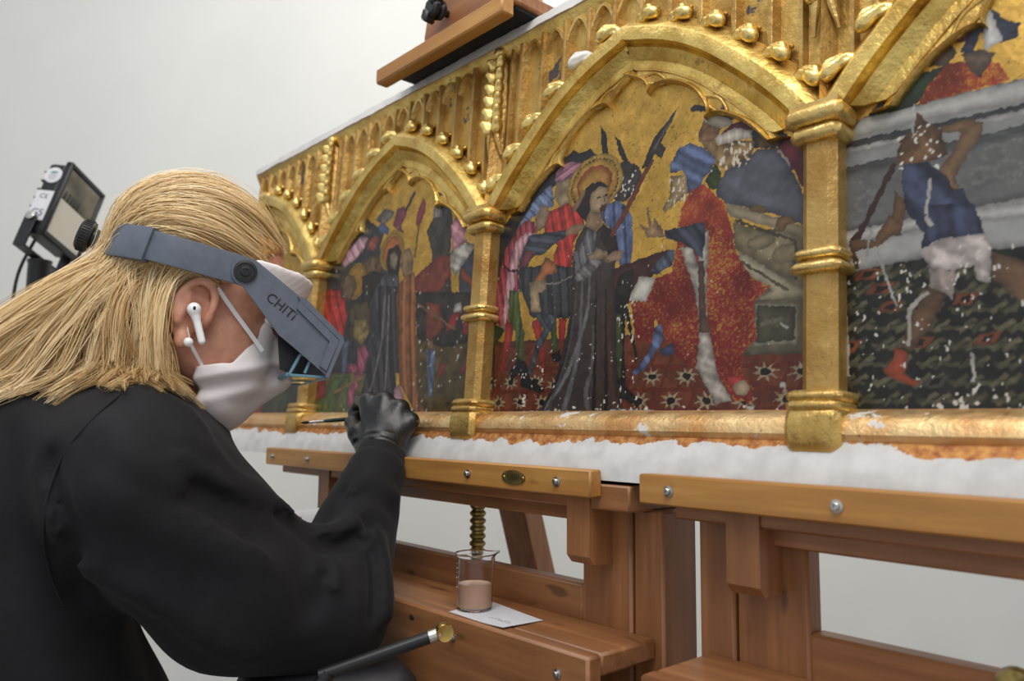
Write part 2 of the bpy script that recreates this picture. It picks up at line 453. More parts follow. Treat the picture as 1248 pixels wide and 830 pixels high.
# ---- crockets: curled leaves on the arch backs (one mesh, shared)
def sd_capsule(P, a, b, r0, r1):
    a = np.array(a); b = np.array(b); ab = b-a; t = np.clip(((P-a)@ab)/(ab@ab), 0, 1)
    return np.linalg.norm(P-a-t[..., None]*ab, axis=-1)-(r0+(r1-r0)*t)
def sd_ell(P, c, r, A=None):
    q = P-np.array(c)
    if A is not None: q = q@np.array(A).T
    r = np.array(r); k0 = np.linalg.norm(q/r, axis=-1); k1 = np.linalg.norm(q/(r*r), axis=-1)
    return k0*(k0-1)/(k1+1e-9)
def smin(a, b, k): h = np.clip(.5+.5*(b-a)/k, 0, 1); return b+(a-b)*h-k*h*(1-h)
def smax(a, b, k): return -smin(-a, -b, k)
def surfnet(f, lo, hi, step):
    lo = np.array(lo, float); hi = np.array(hi, float); n = np.ceil((hi-lo)/step).astype(int)+1
    ax = [lo[i]+step*np.arange(n[i]) for i in range(3)]
    D = np.empty(n, np.float32)
    ch = max(1, int(400000/(n[1]*n[2])))
    for i in range(0, n[0], ch):
        G = np.stack(np.meshgrid(ax[0][i:i+ch], ax[1], ax[2], indexing='ij'), -1); D[i:i+ch] = f(G)
    I = D < 0
    cnt = np.zeros(n-1, np.int8); acc = np.zeros(tuple(n-1)+(3,), np.float32)
    cor = [(a, b, c) for a in (0, 1) for b in (0, 1) for c in (0, 1)]
    def sl(a, c): return tuple(slice(c[k], n[k]-1+c[k]) for k in range(3))
    for p in cor:
        for k in range(3):
            if p[k]: continue
            q = list(p); q[k] = 1
            d0 = D[sl(0, p)]; d1 = D[sl(0, q)]; x = (d0 < 0) != (d1 < 0)
            t = np.where(x, d0/(d0-d1+1e-20), 0)
            cnt += x
            for m in range(3): acc[..., m] += np.where(x, (t if m == k else p[m]), 0)
    act = cnt > 0; idx = -np.ones(n-1, int); idx[act] = np.arange(act.sum())
    cells = np.argwhere(act); V = lo+step*(cells+acc[act]/cnt[act][:, None])
    F = []
    for k in range(3):
        a, b = [(1, 2), (2, 0), (0, 1)][k]
        s0 = [slice(1, n[m]-1) for m in range(3)]; s0[k] = slice(0, n[k]-1); s1 = list(s0); s1[k] = slice(1, n[k])
        A = I[tuple(s0)]; B = I[tuple(s1)]; E = np.argwhere(A != B)
        if not len(E): continue
        fl = A[tuple(E.T)]
        base = E.copy(); base[:, a] += 1; base[:, b] += 1
        def cell(da, db):
            c = base.copy(); c[:, a] -= da; c[:, b] -= db; return idx[tuple(c.T)]
        Q = np.stack([cell(1, 1), cell(0, 1), cell(0, 0), cell(1, 0)], 1)
        Q[~fl] = Q[~fl][:, ::-1]; F.append(Q)
    return V, np.concatenate(F)
def np_mesh(name, V, F, mat, angle=180):
    me = bpy.data.meshes.new(name); V = np.asarray(V, np.float32); F = np.asarray(F, np.int32); k = F.shape[1]
    me.vertices.add(len(V)); me.vertices.foreach_set('co', V.ravel())
    me.loops.add(F.size); me.loops.foreach_set('vertex_index', F.ravel())
    me.polygons.add(len(F)); me.polygons.foreach_set('loop_start', np.arange(len(F), dtype=np.int32)*k)
    me.update(calc_edges=True); me.validate()
    return finish(me, mat, angle)
def crocket_mesh(seed):
    r_ = np.random.default_rng(seed); j = lambda s: r_.normal(0, s)
    def f(P):   # x along the arch toward the apex, y out of the panel negative, z outward from the arch
        a = sd_capsule(P, (-.016, -.004, -.006), (-.008, -.008, .003), .0062, .0075)
        a = smin(a, sd_capsule(P, (-.008, -.008, .003), (.001, -.011, .009+j(.0008)), .0078, .0085), .005)
        a = smin(a, sd_ell(P, (.006+j(.0006), -.013, .006), (.0115, .0086, .0082)), .003)
        a = smin(a, sd_capsule(P, (-.012, -.001, .006), (.004, -.002, .017), .005, .003), .004)
        a = smax(a, -sd_ell(P, (.003, -.008, -.007), (.010, .010, .0045)), .003)
        a = smax(a, -sd_capsule(P, (-.014, -.013, .006), (.006, -.0215, .013), .0020, .0020), .002)
        a = smax(a, -sd_capsule(P, (-.014, -.014, -.002), (.012, -.023, .003), .0020, .0016), .002)
        return a
    V, F = surfnet(f, (-.026, -.026, -.016), (.021, .006, .025), .0021)
    return np_mesh('crocket', V, F, 'gilt_bright')
CROCK = [crocket_mesh(k) for k in range(3)]
def gesso_crocket():
    me = CROCK[0].copy(); me.materials.clear(); me.materials.append(MAT['gesso']); return me
GC = gesso_crocket()
kc = 0
for x0 in BAYS[:4]:
    AP = arch_path(x0); L = np.concatenate([[0], np.cumsum(np.linalg.norm(np.diff(AP, axis=0), axis=1))]); tot = L[-1]
    T = np.gradient(AP, axis=0); T /= np.linalg.norm(T, axis=1)[:, None]
    for side in (0, 1):
        for k in range(6):
            s = (.045+.0495*k); s = s if side == 0 else tot-s
            b = np.array([np.interp(s, L, AP[:, m]) for m in (0, 1)]); t = np.array([np.interp(s, L, T[:, m]) for m in (0, 1)])
            if b[0] < XL+.02: continue
            n = np.array([-t[1], t[0]]); tt = -t if side == 0 else t
            white = (abs(x0-.5) < .01 and side == 0 and k == 4)
            o = link('crocket', GC if white else CROCK[kc % 3], ALT); kc += 1
            q = b+n*.0140
            ex = np.array([tt[0], 0, tt[1]]); ez = np.array([n[0], 0, n[1]]); ey = np.array([0, 1., 0])
            M = Matrix([[ex[i]*1.0, ey[i]*1.0, ez[i]*1.0, [q[0], -.004, q[1]][i]] for i in range(3)]+[[0, 0, 0, 1]])
            o.matrix_local = M
    # finial at the apex
# ---- pinnacles between the arches
def leaf_mesh():
    def f(P):
        a = sd_ell(P, (0, -.004, .002), (.0062, .0058, .0085))
        a = smin(a, sd_ell(P, (.004, -.008, .006), (.0036, .0036, .004)), .003)
        return smax(a, -sd_ell(P, (-.005, -.010, .002), (.003, .003, .006)), .002)
    V, F = surfnet(f, (-.010, -.015, -.010), (.011, .004, .014), .0017)
    return np_mesh('leaf', V, F, 'gilt_bright')
LEAF = leaf_mesh()
for cx in (0., .5, 1.0, 1.5):
    w = .011
    mb = MB(); mb.add([(cx-.007, 0, .285), (cx, -.022, .285), (cx+.007, 0, .285), (cx-w, 0, .44), (cx, -.016, .44), (cx+w, 0, .44), (cx-.006, 0, .53), (cx, -.010, .53), (cx+.006, 0, .53)],
                      [(0, 1, 4, 3), (1, 2, 5, 4), (3, 4, 7, 6), (4, 5, 8, 7), (0, 2, 1), (6, 7, 8), (0, 3, 6, 8, 5, 2)])
    pin = mb.obj('pinnacle', 'gilt', ALT, 20)
    for k in range(6):
        for sg in (-1, 1):
            o = link('leaf', LEAF, pin); hh = .412+.020*k; sc = 1.55-.06*k
            o.matrix_local = Matrix.Translation((cx+sg*.0075*(1 if k else 1.25), -.009, hh)) @ Matrix.Diagonal((sg*sc, sc, sc, 1))
    MB().ell((cx, -.010, .532), (.010, .009, .010)).obj('leaf', 'gilt_bright', pin)
    for sg in (-1, 1):
        mb = MB(); mb.tube([(cx+sg*.004, -.015, .425), (cx+sg*.009, -.012, .395), (cx+sg*.013, -.006, .372)], [.005, .0045, .002], 8); mb.obj('gable_leg', 'gilt_bright', pin)
        mb = MB(); x = cx+sg*.026
        mb.sweep([(x, arch_h(.026)+.012), (x, .43), (x, .532)], [(.0045, 0), (.002, .008), (-.002, .008), (-.0045, 0)]); mb.obj('pilaster', 'gilt', pin)
# ---- blind lancets filling the spandrels
for x0 in BAYS[:4]:
    us = [.050+.0435*k for k in range(10)]
    for k, u in enumerate(us):
        x = x0+u
        if x < XL+.02 or x > XR: continue
        h0 = float(arch_h(u))+.011
        if k < 9:
            xm = x+.02175; um = u+.02175; hb = float(arch_h(um))+.010
            if hb < .515 and x+.0435 < XR:
                # pointed head
                pts = []
                for t in np.linspace(0, 1, 9): pts.append((x+.003+(.0188)*t, .500+.026*math.sin(t*math.pi/2)))
                for t in np.linspace(1, 0, 9)[1:]: pts.append((x+.0405-(.0188)*t, .500+.026*math.sin(t*math.pi/2)))
                MB().sweep(pts, [(.0075, -.001), (.003, .0095), (-.001, .0095), (-.005, -.001)]).obj('lancet_head', 'gilt_bright', ALT)
                h1 = float(arch_h(u+.04))+.010
                MB().prism([(x+.006, max(h0, hb-.02)), (x+.0375, max(h1, hb-.02)), (x+.0375, .503), (xm, .524), (x+.006, .503)], (0, -.0016, 0), (1, 0, 0), (0, 0, 1), (0, .0012, 0)).obj('lancet_back', 'gilt_lancet', ALT)
        if h0 < .50:
            MB().sweep([(x, h0), (x, (h0+.53)/2), (x, .530)], [(.0070, -.001), (.0030, .0115), (0, .0125), (-.0030, .0115), (-.0070, -.001)]).obj('mullion', 'gilt', ALT)
# ================================================================== painted scenes
def vn(x, y, sc, seed):
    """smooth value noise in panel coordinates"""
    r_ = np.random.default_rng(seed); tab = r_.random((97, 89)).astype(np.float32)
    X = x*sc; Y = y*sc; xi = np.floor(X).astype(int); yi = np.floor(Y).astype(int); fx = X-xi; fy = Y-yi
    fx = fx*fx*(3-2*fx); fy = fy*fy*(3-2*fy)
    g = lambda a, b: tab[a % 97, b % 89]
    return (g(xi, yi)*(1-fx)+g(xi+1, yi)*fx)*(1-fy)+(g(xi, yi+1)*(1-fx)+g(xi+1, yi+1)*fx)*fy
def fbm(x, y, sc, seed): return .55*vn(x, y, sc, seed)+.28*vn(x, y, sc*2.1, seed+1)+.17*vn(x, y, sc*4.3, seed+2)
CROP = {'A': (590, 170, 4.61), 'B': (590, 340, 4.61), 'C': (760, 110, 4.152), 'D': (760, 300, 3.774),
        'E': (370, 220, 5.532), 'F': (370, 360, 5.186), 'G': (1020, 0, 2.965), 'H': (1020, 270, 2.965), 'P': (0, 0, 1.)}
def W(k, *pts):
    ox, oy, s = CROP[k]; return [tuple(pan(ox+a/s, oy+b/s)) for a, b in pts]
class Paint:
    def __init__(s, x0, x1, h0, h1, step, seed):
        s.xs = np.arange(x0, x1+step/2, step); s.hs = np.arange(h0, h1+step/2, step)
        s.X, s.H = np.meshgrid(s.xs, s.hs, indexing='ij'); s.c = np.zeros(s.X.shape+(3,)); s.g = np.ones(s.X.shape); s.step = step; s.seed = seed; s.k = 0
        n = fbm(s.X, s.H, 60, seed); n2 = fbm(s.X, s.H, 330, seed+5)
        s.c[:] = np.array((200, 160, 82))*(.78+.30*n[..., None]+.14*n2[..., None])
        cr = np.abs(fbm(s.X*1.0, s.H*.8, 95, seed+9)-.5)
        s.c *= np.where(cr < .006, .72, 1.)[..., None]
    def inside(s, P):
        P = np.array(P); lo = P.min(0)-s.step; hi = P.max(0)+s.step
        i0, i1 = np.searchsorted(s.xs, (lo[0], hi[0])); j0, j1 = np.searchsorted(s.hs, (lo[1], hi[1]))
        if i1 <= i0 or j1 <= j0: return None
        x = s.X[i0:i1, j0:j1]; y = s.H[i0:i1, j0:j1]
        # wobble the edge a little like a hand-painted contour
        x = x+(vn(x, y, 260, s.seed+s.k)-.5)*.0022; y = y+(vn(x, y, 260, s.seed+s.k+3)-.5)*.0022
        m = np.zeros(x.shape, bool); n = len(P)
        for a in range(n):
            p, q = P[a], P[(a+1) % n]
            if p[1] == q[1]: continue
            c = ((p[1] > y) != (q[1] > y)) & (x < (q[0]-p[0])*(y-p[1])/(q[1]-p[1])+p[0]); m ^= c
        return (slice(i0, i1), slice(j0, j1)), m, x, y
    def poly(s, P, col, amp=.28, sc=90, gold=0., fold=None, alpha=1., outline=.0):
        s.k += 11; r = s.inside(P)
        if r is None: return
        w, m, x, y = r
        n = fbm(x, y, sc, s.seed+s.k)
        v = 1+amp*(n-.5)*2
        if fold:                       # painted drapery folds: (direction angle, frequency, strength)
            a, fq, st = fold; t = (x*math.cos(a)+y*math.sin(a))*fq+4*vn(x, y, 14, s.seed+s.k+2)
            v = v*(1+st*np.sin(t)*.8+st*.5*np.sin(2.3*t+1))
        if outline >= 0:               # painted modelling: tones deepen toward the contour
            dd = np.full(x.shape, 9.); Q = np.array(P)
            for a_ in range(len(Q)):
                p0, p1 = Q[a_], Q[(a_+1) % len(Q)]; e = p1-p0; tq = np.clip(((x-p0[0])*e[0]+(y-p0[1])*e[1])/(e@e+1e-12), 0, 1)
                dd = np.minimum(dd, np.hypot(x-p0[0]-tq*e[0], y-p0[1]-tq*e[1]))
            v = v*(.66+.34*np.clip(dd/.0075, 0, 1)**.6)
        v = np.clip(v, 0, 1.22)
        if col[0] > col[1]*1.3 and col[2] > col[1]*1.12: col = np.array(col, float)*.72+.28*np.mean(col)
        if col[2] > max(col[0], col[1])*1.08: col = np.array(col, float)*.62+.38*np.mean(col)
        col = np.array(col, float); col = (col*.80+.20*col.mean())*.98
        C = np.clip(col*v[..., None], 0, 255)
        cur = s.c[w]; cur[m] = cur[m]*(1-alpha)+C[m]*alpha; s.c[w] = cur
        gg = s.g[w]; gg[m] = gold; s.g[w] = gg
    def brocade(s, P, a=(126, 36, 34), b=(172, 132, 68)):
        s.k += 11; r = s.inside(P)
        if r is None: return
        w, m, x, y = r
        n1 = vn(x, y, 210, s.seed+s.k); n2 = fbm(x, y, 420, s.seed+s.k+1); n3 = vn(x, y, 45, s.seed+s.k+2)
        f = np.clip((np.abs(np.sin(n1*11))*.5+n2*.6+n3*.35-.80)*3.2, 0, 1)[..., None]
        C = np.array(a)*(.75+.5*n3[..., None])*(1-f)+np.array(b)*f
        cur = s.c[w]; cur[m] = C[m]; s.c[w] = cur
        gg = s.g[w]; gg[m] = (f[..., 0]*.5)[m]; s.g[w] = gg
    def line(s, P, wd, col, amp=.2, gold=0.):
        P = [np.array(p) for p in P]
        for a, b in zip(P[:-1], P[1:]):
            d = b-a; n = np.array([-d[1], d[0]])/(np.linalg.norm(d)+1e-9)*wd/2
            s.poly([a+n, b+n, b-n, a-n], col, amp, gold=gold)
    def disc(s, c, rx, ry, col, gold=0., amp=.2):
        s.poly([(c[0]+rx*math.cos(t), c[1]+ry*math.sin(t)) for t in np.linspace(0, 2*math.pi, 28)[:-1]], col, amp, gold=gold)
    def star(s, c, rx, ry):
        p = []
        for k in range(16):
            q = 1 if k % 2 == 0 else .42; t = math.pi*k/8+.2; p.append((c[0]+rx*q*math.cos(t), c[1]+ry*q*math.sin(t)))
        s.poly(p, (205, 182, 138), .25, 300); s.disc(c, rx*.34, ry*.34, (34, 24, 22))
    def flakes(s, P, dens, seed, col=(232, 226, 214), sc=(150, 60)):
        """lost paint: small elongated white chips"""
        r = s.inside(P)
        if r is None: return
        w, m, x, y = r
        n = vn(x, y*sc[1]/sc[0], sc[0], seed)*.6+vn(x, y, 420, seed+1)*.4
        k = m & (n > 1-dens); cur = s.c[w]; cur[k] = np.array(col); s.c[w] = cur; gg = s.g[w]; gg[k] = 0; s.g[w] = gg
    def dots(s, P, n, seed, r=(.0008, .0025), tall=1.8, col=(222, 216, 204)):
        rr = np.random.default_rng(seed); P = np.array(P); lo, hi = P.min(0), P.max(0)
        for _ in range(n):
            c = lo+rr.random(2)*(hi-lo); a = rr.uniform(*r); t = rr.uniform(.7, tall)
            s.poly([(c[0]+a*math.cos(q)*rr.uniform(.6, 1.2), c[1]+a*t*math.sin(q)*rr.uniform(.6, 1.2)) for q in np.linspace(0, 2*math.pi, 8)[:-1]], col, .05, outline=-1)
    def build(s, name, x0, lab, xlo, xhi):
        """mesh of the painted surface inside the arch"""
        u = s.X-x0; ok = (s.H < arch_h(np.clip(u, 0, .5))-.045) & (u > -.004) & (u < .504) & (s.X > xlo) & (s.X < xhi)
        q = ok[:-1, :-1] & ok[1:, :-1] & ok[:-1, 1:] & ok[1:, 1:]
        idx = np.arange(s.X.size).reshape(s.X.shape)
        F = np.stack([idx[:-1, :-1][q], idx[1:, :-1][q], idx[1:, 1:][q], idx[:-1, 1:][q]], 1)
        used = np.unique(F); mp = -np.ones(s.X.size, int); mp[used] = np.arange(len(used)); F = mp[F]
        lift = .0004*fbm(s.X, s.H, 200, s.seed).ravel()[used]
        V = np.stack([s.X.ravel()[used], -.0016-lift, s.H.ravel()[used]], 1)
        me = np_mesh(name, V, F, 'tempera')
        C = (lin(np.clip(s.c, 0, 255))*(.72+.18*np.clip(s.g, 0, 1))[..., None]).reshape(-1, 3)[used]   # pigment albedo under the studio light
        ca = me.color_attributes.new('paint', 'FLOAT_COLOR', 'POINT'); ca.data.foreach_set('color', np.concatenate([C, np.ones((len(C), 1))], 1).astype(np.float32).ravel())
        ga = me.attributes.new('leaf', 'FLOAT', 'POINT'); ga.data.foreach_set('value', s.g.ravel()[used].astype(np.float32))
        o = link(name, me, ALT); o['label'] = lab; return o
t = NT('tempera')
ca = t.n('ShaderNodeAttribute', attribute_name='paint'); ga = t.n('ShaderNodeAttribute', attribute_name='leaf')
v = t.coord(); n = t.noise(v, 240, 4)
mpr = t.n('ShaderNodeMapRange'); mpr.inputs['To Min'].default_value = .34; mpr.inputs['To Max'].default_value = .42
t.l(ga.outputs['Fac'], mpr.inputs[0])
t.bump(n, .22, .0006)
t.set(Base_Color=ca.outputs['Color'], Metallic=t.math('MULTIPLY', ga.outputs['Fac'], .85), Roughness=mpr.outputs[0], Specular_IOR_Level=.4)
MAT['tempera'] = t.m

# ---------------- the scene before the judge (between the second and third columns)
p = Paint(.49, 1.01, -.012, .462, .00105, 31)
p.poly(W('P', (588, 418), (700, 412), (790, 408), (990, 425), (995, 525), (585, 525)), (112, 50, 28), .3)
for yy in (447, 475, 500):
    p.line(W('P', (588, yy+3), (995, yy-2)), .004, (142, 46, 26))
for k in range(22):
    x = 585+k*21; p.line(W('P', (x, 508), (x+26, 430)), .0035, (140, 48, 26))
for k, (cr, cx, cy) in enumerate([('B', 155, 582), ('B', 295, 577), ('D', 135, 603), ('D', 293, 600), ('D', 657, 578), ('D', 830, 578), ('B', 85, 697), ('B', 210, 693), ('B', 330, 695), ('B', 40, 580),
                                  ('D', 75, 715), ('D', 222, 712), ('D', 385, 712), ('D', 560, 712), ('D', 755, 702), ('B', 400, 600)]):
    p.star(W(cr, (cx, cy))[0], .0165, .0115)
p.poly(W('P', (588, 500), (995, 500), (995, 520), (588, 520)), (92, 28, 22), .35)
p.poly(W('A', (55, 1500), (45, 700), (70, 520), (130, 470), (240, 330), (350, 215), (385, 150), (430, 170), (420, 250), (390, 270), (240, 420), (200, 520), (120, 680), (80, 900)), (34, 38, 58))
p.poly(W('A', (385, 160), (425, 110), (430, 85), (470, 95), (510, 60), (540, 80), (600, 55), (640, 90), (650, 135), (560, 160), (420, 250)), (46, 42, 46))
p.poly(W('A', (190, 500), (240, 420), (300, 330), (385, 250), (400, 370), (330, 410), (280, 440), (235, 495)), (92, 122, 186), fold=(.8, 420, .25))
p.poly(W('A', (400, 330), (410, 240), (490, 215), (540, 230), (520, 300), (470, 370), (430, 382)), (152, 128, 92), .35)
p.poly(W('A', (405, 235), (410, 190), (440, 150), (500, 125), (550, 135), (580, 165), (565, 200), (520, 215), (440, 235)), (186, 98, 130), fold=(1.9, 500, .22))
p.poly(W('A', (345, 540), (350, 470), (375, 400), (440, 378), (500, 345), (560, 420), (570, 480), (510, 580), (495, 720), (410, 748), (395, 650), (420, 600)), (200, 48, 40), fold=(.3, 380, .22))
p.poly(W('A', (290, 460), (320, 380), (360, 370), (370, 410), (345, 500), (300, 520)), (150, 122, 92), .4)
p.poly(W('A', (105, 700), (125, 620), (190, 510), (235, 455), (290, 465), (305, 520), (255, 560), (200, 690), (200, 830), (165, 1100), (70, 1030), (40, 940), (75, 800)), (184, 42, 62), fold=(.2, 520, .3))
p.poly(W('A', (150, 700), (185, 570), (250, 520), (305, 530), (245, 580), (195, 700), (175, 830), (140, 1000), (125, 1080), (105, 1060), (125, 850)), (208, 148, 156), fold=(.2, 620, .2))
p.poly(W('A', (200, 690), (260, 540), (330, 530), (460, 510), (478, 540), (400, 590), (335, 650), (290, 655), (255, 700), (230, 860), (200, 860)), (62, 72, 92), fold=(1.2, 420, .3))
p.poly(W('A', (230, 640), (275, 620), (285, 650), (240, 720), (200, 730)), (150, 48, 60))
p.line(W('A', (110, 710), (150, 740), (220, 740)), .003, (40, 26, 28))
p.poly(W('A', (463, 515), (500, 482), (560, 478), (578, 492), (530, 530), (470, 542)), (172, 132, 92))
p.poly(W('B', (200, -60), (390, -80), (520, -60), (510, 100), (485, 225), (270, 215), (225, 100)), (58, 58, 64), fold=(.1, 380, .3))
p.poly(W('A', (310, 760), (350, 660), (400, 690), (420, 745), (350, 770), (330, 830), (270, 830)), (170, 96, 48), .4)
p.poly(W('B', (145, 60), (200, 70), (215, 240), (232, 300), (228, 465), (192, 465), (180, 300), (140, 220)), (80, 100, 40), fold=(.0, 300, .25))
p.poly(W('B', (35, 310), (80, 258), (122, 290), (70, 375), (35, 440)), (44, 64, 34))
p.poly(W('B', (130, 225), (168, 270), (160, 345), (112, 515), (98, 512), (118, 330)), (190, 46, 36))
p.poly(W('B', (145, 530), (195, 450), (242, 470), (265, 560), (342, 622), (322, 645), (210, 605), (205, 520), (160, 585)), (30, 34, 38))
p.poly(W('B', (272, 240), (328, 218), (332, 280), (348, 505), (330, 505), (308, 380), (283, 300)), (196, 46, 36))
p.poly(W('B', (378, 230), (412, 235), (422, 400), (385, 405)), (74, 92, 44))
p.poly(W('B', (422, 222), (472, 228), (455, 350), (425, 365)), (182, 40, 36))
p.poly(W('B', (280, 188), (425, 205), (385, 285), (305, 425), (275, 545), (252, 525), (298, 360), (338, 285)), (66, 76, 92), fold=(.7, 360, .25))
p.poly(W('B', (258, 20), (350, 5), (355, 60), (312, 80), (325, 185), (268, 188), (262, 80)), (176, 146, 104), .35)
p.line(W('B', (350, 30), (420, 25), (500, -15)), .002, (190, 182, 160))
p.poly(W('B', (380, 425), (432, 400), (442, 462), (390, 470)), (26, 26, 30))
p.poly(W('A', (650, 445), (700, 360), (760, 345), (800, 375), (838, 435), (842, 620), (822, 705), (770, 725), (745, 530)), (72, 98, 168), fold=(.15, 330, .28))
p.poly(W('A', (728, 165), (800, 118), (872, 150), (893, 205), (852, 295), (800, 352), (738, 345), (733, 250)), (62, 54, 52), .5)
p.dots(W('A', (745, 200), (860, 200), (840, 330), (750, 340)), 26, 3, (.0006, .002))
p.poly(W('P', (733, 152), (740, 165), (745, 200), (740, 208), (735, 185)), (42, 42, 40))
p.poly(W('P', (750, 164), (758, 174), (767, 195), (763, 200), (755, 186)), (52, 40, 36))
# table, book, stone bench
p.poly(W('D', (-110, 130), (215, 12), (235, 70), (120, 150), (30, 260), (-30, 300), (-110, 260)), (72, 38, 34))
p.poly(W('D', (75, 140), (152, 150), (108, 258), (25, 250)), (204, 200, 186), .12)
p.poly(W('D', (105, 258), (25, 250), (30, 265), (105, 272)), (150, 84, 40))
p.poly(W('D', (500, -60), (850, -90), (855, 495), (550, 505), (600, 260)), (104, 94, 70), .25)
p.poly(W('C', (515, 565), (925, 690), (925, 745), (545, 640)), (168, 152, 116), .18)
p.poly(W('C', (560, 665), (870, 762), (870, 960), (760, 930), (565, 800)), (122, 108, 78), .3)
p.disc(W('C', (770, 790))[0], .021, .015, (150, 136, 100)); p.disc(W('C', (700, 770))[0], .016, .008, (142, 128, 94)); p.disc(W('C', (820, 830))[0], .014, .010, (142, 128, 94))
p.line(W('C', (570, 660), (875, 765), (875, 960)), .003, (86, 78, 56))
p.poly(W('D', (530, 20), (800, 185), (850, 205), (850, 235), (610, 248), (690, 205), (540, 110)), (178, 166, 132), .15)
p.line(W('D', (540, 70), (760, 205)), .003, (110, 100, 76))
p.poly(W('D', (612, 265), (808, 265), (803, 450), (600, 462)), (156, 150, 122), .15)
p.poly(W('D', (618, 275), (795, 278), (790, 432), (612, 446)), (84, 78, 58), .2)
p.line(W('D', (630, 365), (690, 345), (740, 330)), .006, (134, 128, 98)); p.line(W('D', (650, 340), (700, 360), (720, 375)), .005, (134, 128, 98))
p.poly(W('D', (725, 345), (765, 380), (750, 385), (728, 365)), (232, 226, 212), .05)
# leaning listeners
p.poly(W('C', (470, 530), (480, 470), (530, 400), (640, 345), (680, 300), (775, 295), (850, 390), (915, 520), (925, 690), (820, 650), (730, 622), (620, 592), (520, 572)), (88, 91, 110), .16, fold=(1.1, 160, .06))
p.poly(W('C', (640, 600), (690, 580), (725, 600), (715, 625), (650, 615)), (122, 92, 52))
p.poly(W('C', (770, 690), (790, 645), (840, 640), (880, 665), (830, 690), (800, 722)), (126, 92, 54), .3)
p.poly(W('C', (780, 290), (830, 235), (880, 265), (930, 310), (925, 510), (880, 440), (850, 380)), (142, 28, 50), fold=(.9, 200, .12))
p.line(W('C', (785, 300), (850, 385)), .0022, (214, 196, 186))
p.poly(W('C', (648, 225), (680, 165), (760, 175), (835, 230), (795, 292), (670, 297)), (58, 52, 56), .3)
p.poly(W('C', (680, 245), (740, 195), (805, 222), (785, 288), (690, 292)), (108, 82, 48), .4)
p.poly(W('C', (495, 225), (550, 175), (620, 153), (662, 180), (655, 212), (500, 240)), (124, 32, 46), fold=(1.4, 300, .15))
p.poly(W('C', (480, 285), (560, 255), (672, 262), (655, 330), (540, 405), (490, 385), (440, 330), (380, 250), (400, 215), (460, 225)), (150, 118, 72), .5)
p.dots(W('C', (490, 290), (650, 290), (600, 380), (500, 390)), 40, 5, (.0006, .0022), 3.5, (222, 206, 176))
p.poly(W('C', (468, 238), (560, 195), (658, 200), (652, 242), (560, 262), (480, 278)), (212, 198, 180), .12, fold=(0, 600, .08))
p.poly(W('C', (383, 225), (410, 155), (500, 190), (475, 240), (450, 262), (400, 262)), (142, 102, 62), .45)
p.poly(W('C', (412, 125), (440, 105), (545, 135), (557, 168), (500, 200), (410, 162)), (194, 180, 156), .18)
p.poly(W('C', (343, 98), (365, 70), (430, 90), (500, 86), (550, 100), (564, 155), (520, 142), (450, 110), (400, 112), (352, 114)), (56, 53, 62), .25)
# the judge
p.poly(W('C', (242, 440), (320, 425), (335, 520), (275, 570), (212, 622), (205, 600), (240, 530)), (166, 138, 94), .45)
p.dots(W('C', (255, 450), (320, 440), (270, 560), (220, 600)), 24, 6, (.0005, .0016), 3.5, (222, 208, 180))
p.poly(W('C', (238, 422), (240, 375), (290, 290), (340, 267), (420, 300), (472, 350), (442, 420), (405, 450), (385, 500), (330, 525), (325, 440), (300, 410)), (72, 98, 164), fold=(1.0, 230, .28))
p.poly(W('C', (418, 460), (470, 365), (500, 420), (482, 505), (440, 500)), (62, 82, 34), .35)
robe = W('C', (300, 600), (340, 518), (410, 476), (470, 540), (515, 575), (550, 700), (568, 800))+W('D', (535, 60), (600, 150), (682, 185), (622, 242), (602, 270), (618, 430), (560, 482), (545, 570), (602, 660), (600, 718), (520, 715), (430, 580), (330, 450), (345, 570), (250, 505), (190, 425), (150, 335), (142, 445), (58, 432), (38, 262), (108, 258), (152, 150), (225, 118), (250, 0))
p.brocade(robe)
p.brocade(W('C', (305, 600), (340, 518), (410, 476), (515, 575), (555, 720), (470, 700), (420, 660), (275, 700)), (150, 56, 42), (176, 118, 66))
p.poly(W('D', (520, 700), (600, 715), (602, 660), (545, 590), (480, 600), (500, 670)), (188, 52, 44), .4)
p.disc(W('D', (548, 655))[0], .009, .008, (196, 168, 130))
p.poly(W('D', (268, 5), (322, 5), (346, 100), (350, -70), (398, -70), (385, 200), (388, 350), (412, 450), (432, 580), (505, 712), (430, 728), (380, 640), (335, 560), (348, 480), (352, 350), (330, 200), (290, 90)), (178, 168, 154), .22, 120, fold=(1.2, 240, .12))
p.poly(W('D', (345, 70), (372, 70), (382, 300), (402, 400), (352, 400)), (98, 72, 54), .3)
p.poly(W('C', (212, 712), (310, 690), (412, 668), (420, 720), (402, 860), (360, 812), (300, 772), (222, 752)), (54, 66, 92), fold=(.6, 330, .3))
p.poly(W('C', (78, 678), (135, 700), (118, 600), (128, 595), (150, 690), (160, 650), (200, 700), (215, 745), (120, 748), (110, 720)), (164, 124, 84), .3)
p.poly(W('D', (128, 112), (210, 18), (242, 20), (232, 85), (160, 132)), (76, 92, 122), fold=(.6, 330, .3))
p.poly(W('D', (148, 372), (180, 358), (190, 430), (105, 565), (48, 602), (42, 585), (120, 490)), (76, 102, 172), fold=(.8, 300, .25))
p.poly(W('D', (170, 480), (230, 440), (240, 495), (180, 510)), (50, 66, 120))
# armed man's legs
p.poly(W('B', (735, 90), (770, -20), (850, -60), (840, 20), (812, 160), (852, 350), (872, 455), (856, 455), (800, 210), (792, 400), (800, 600), (888, 702), (872, 725), (770, 665), (748, 560)), (34, 35, 34), .4)
p.poly(W('B', (742, 200), (772, 200), (782, 400), (780, 560), (755, 560), (745, 400)), (72, 86, 48), .3)
p.dots(W('B', (740, 20), (820, 20), (850, 700), (750, 700)), 46, 8, (.0005, .0017), 3)
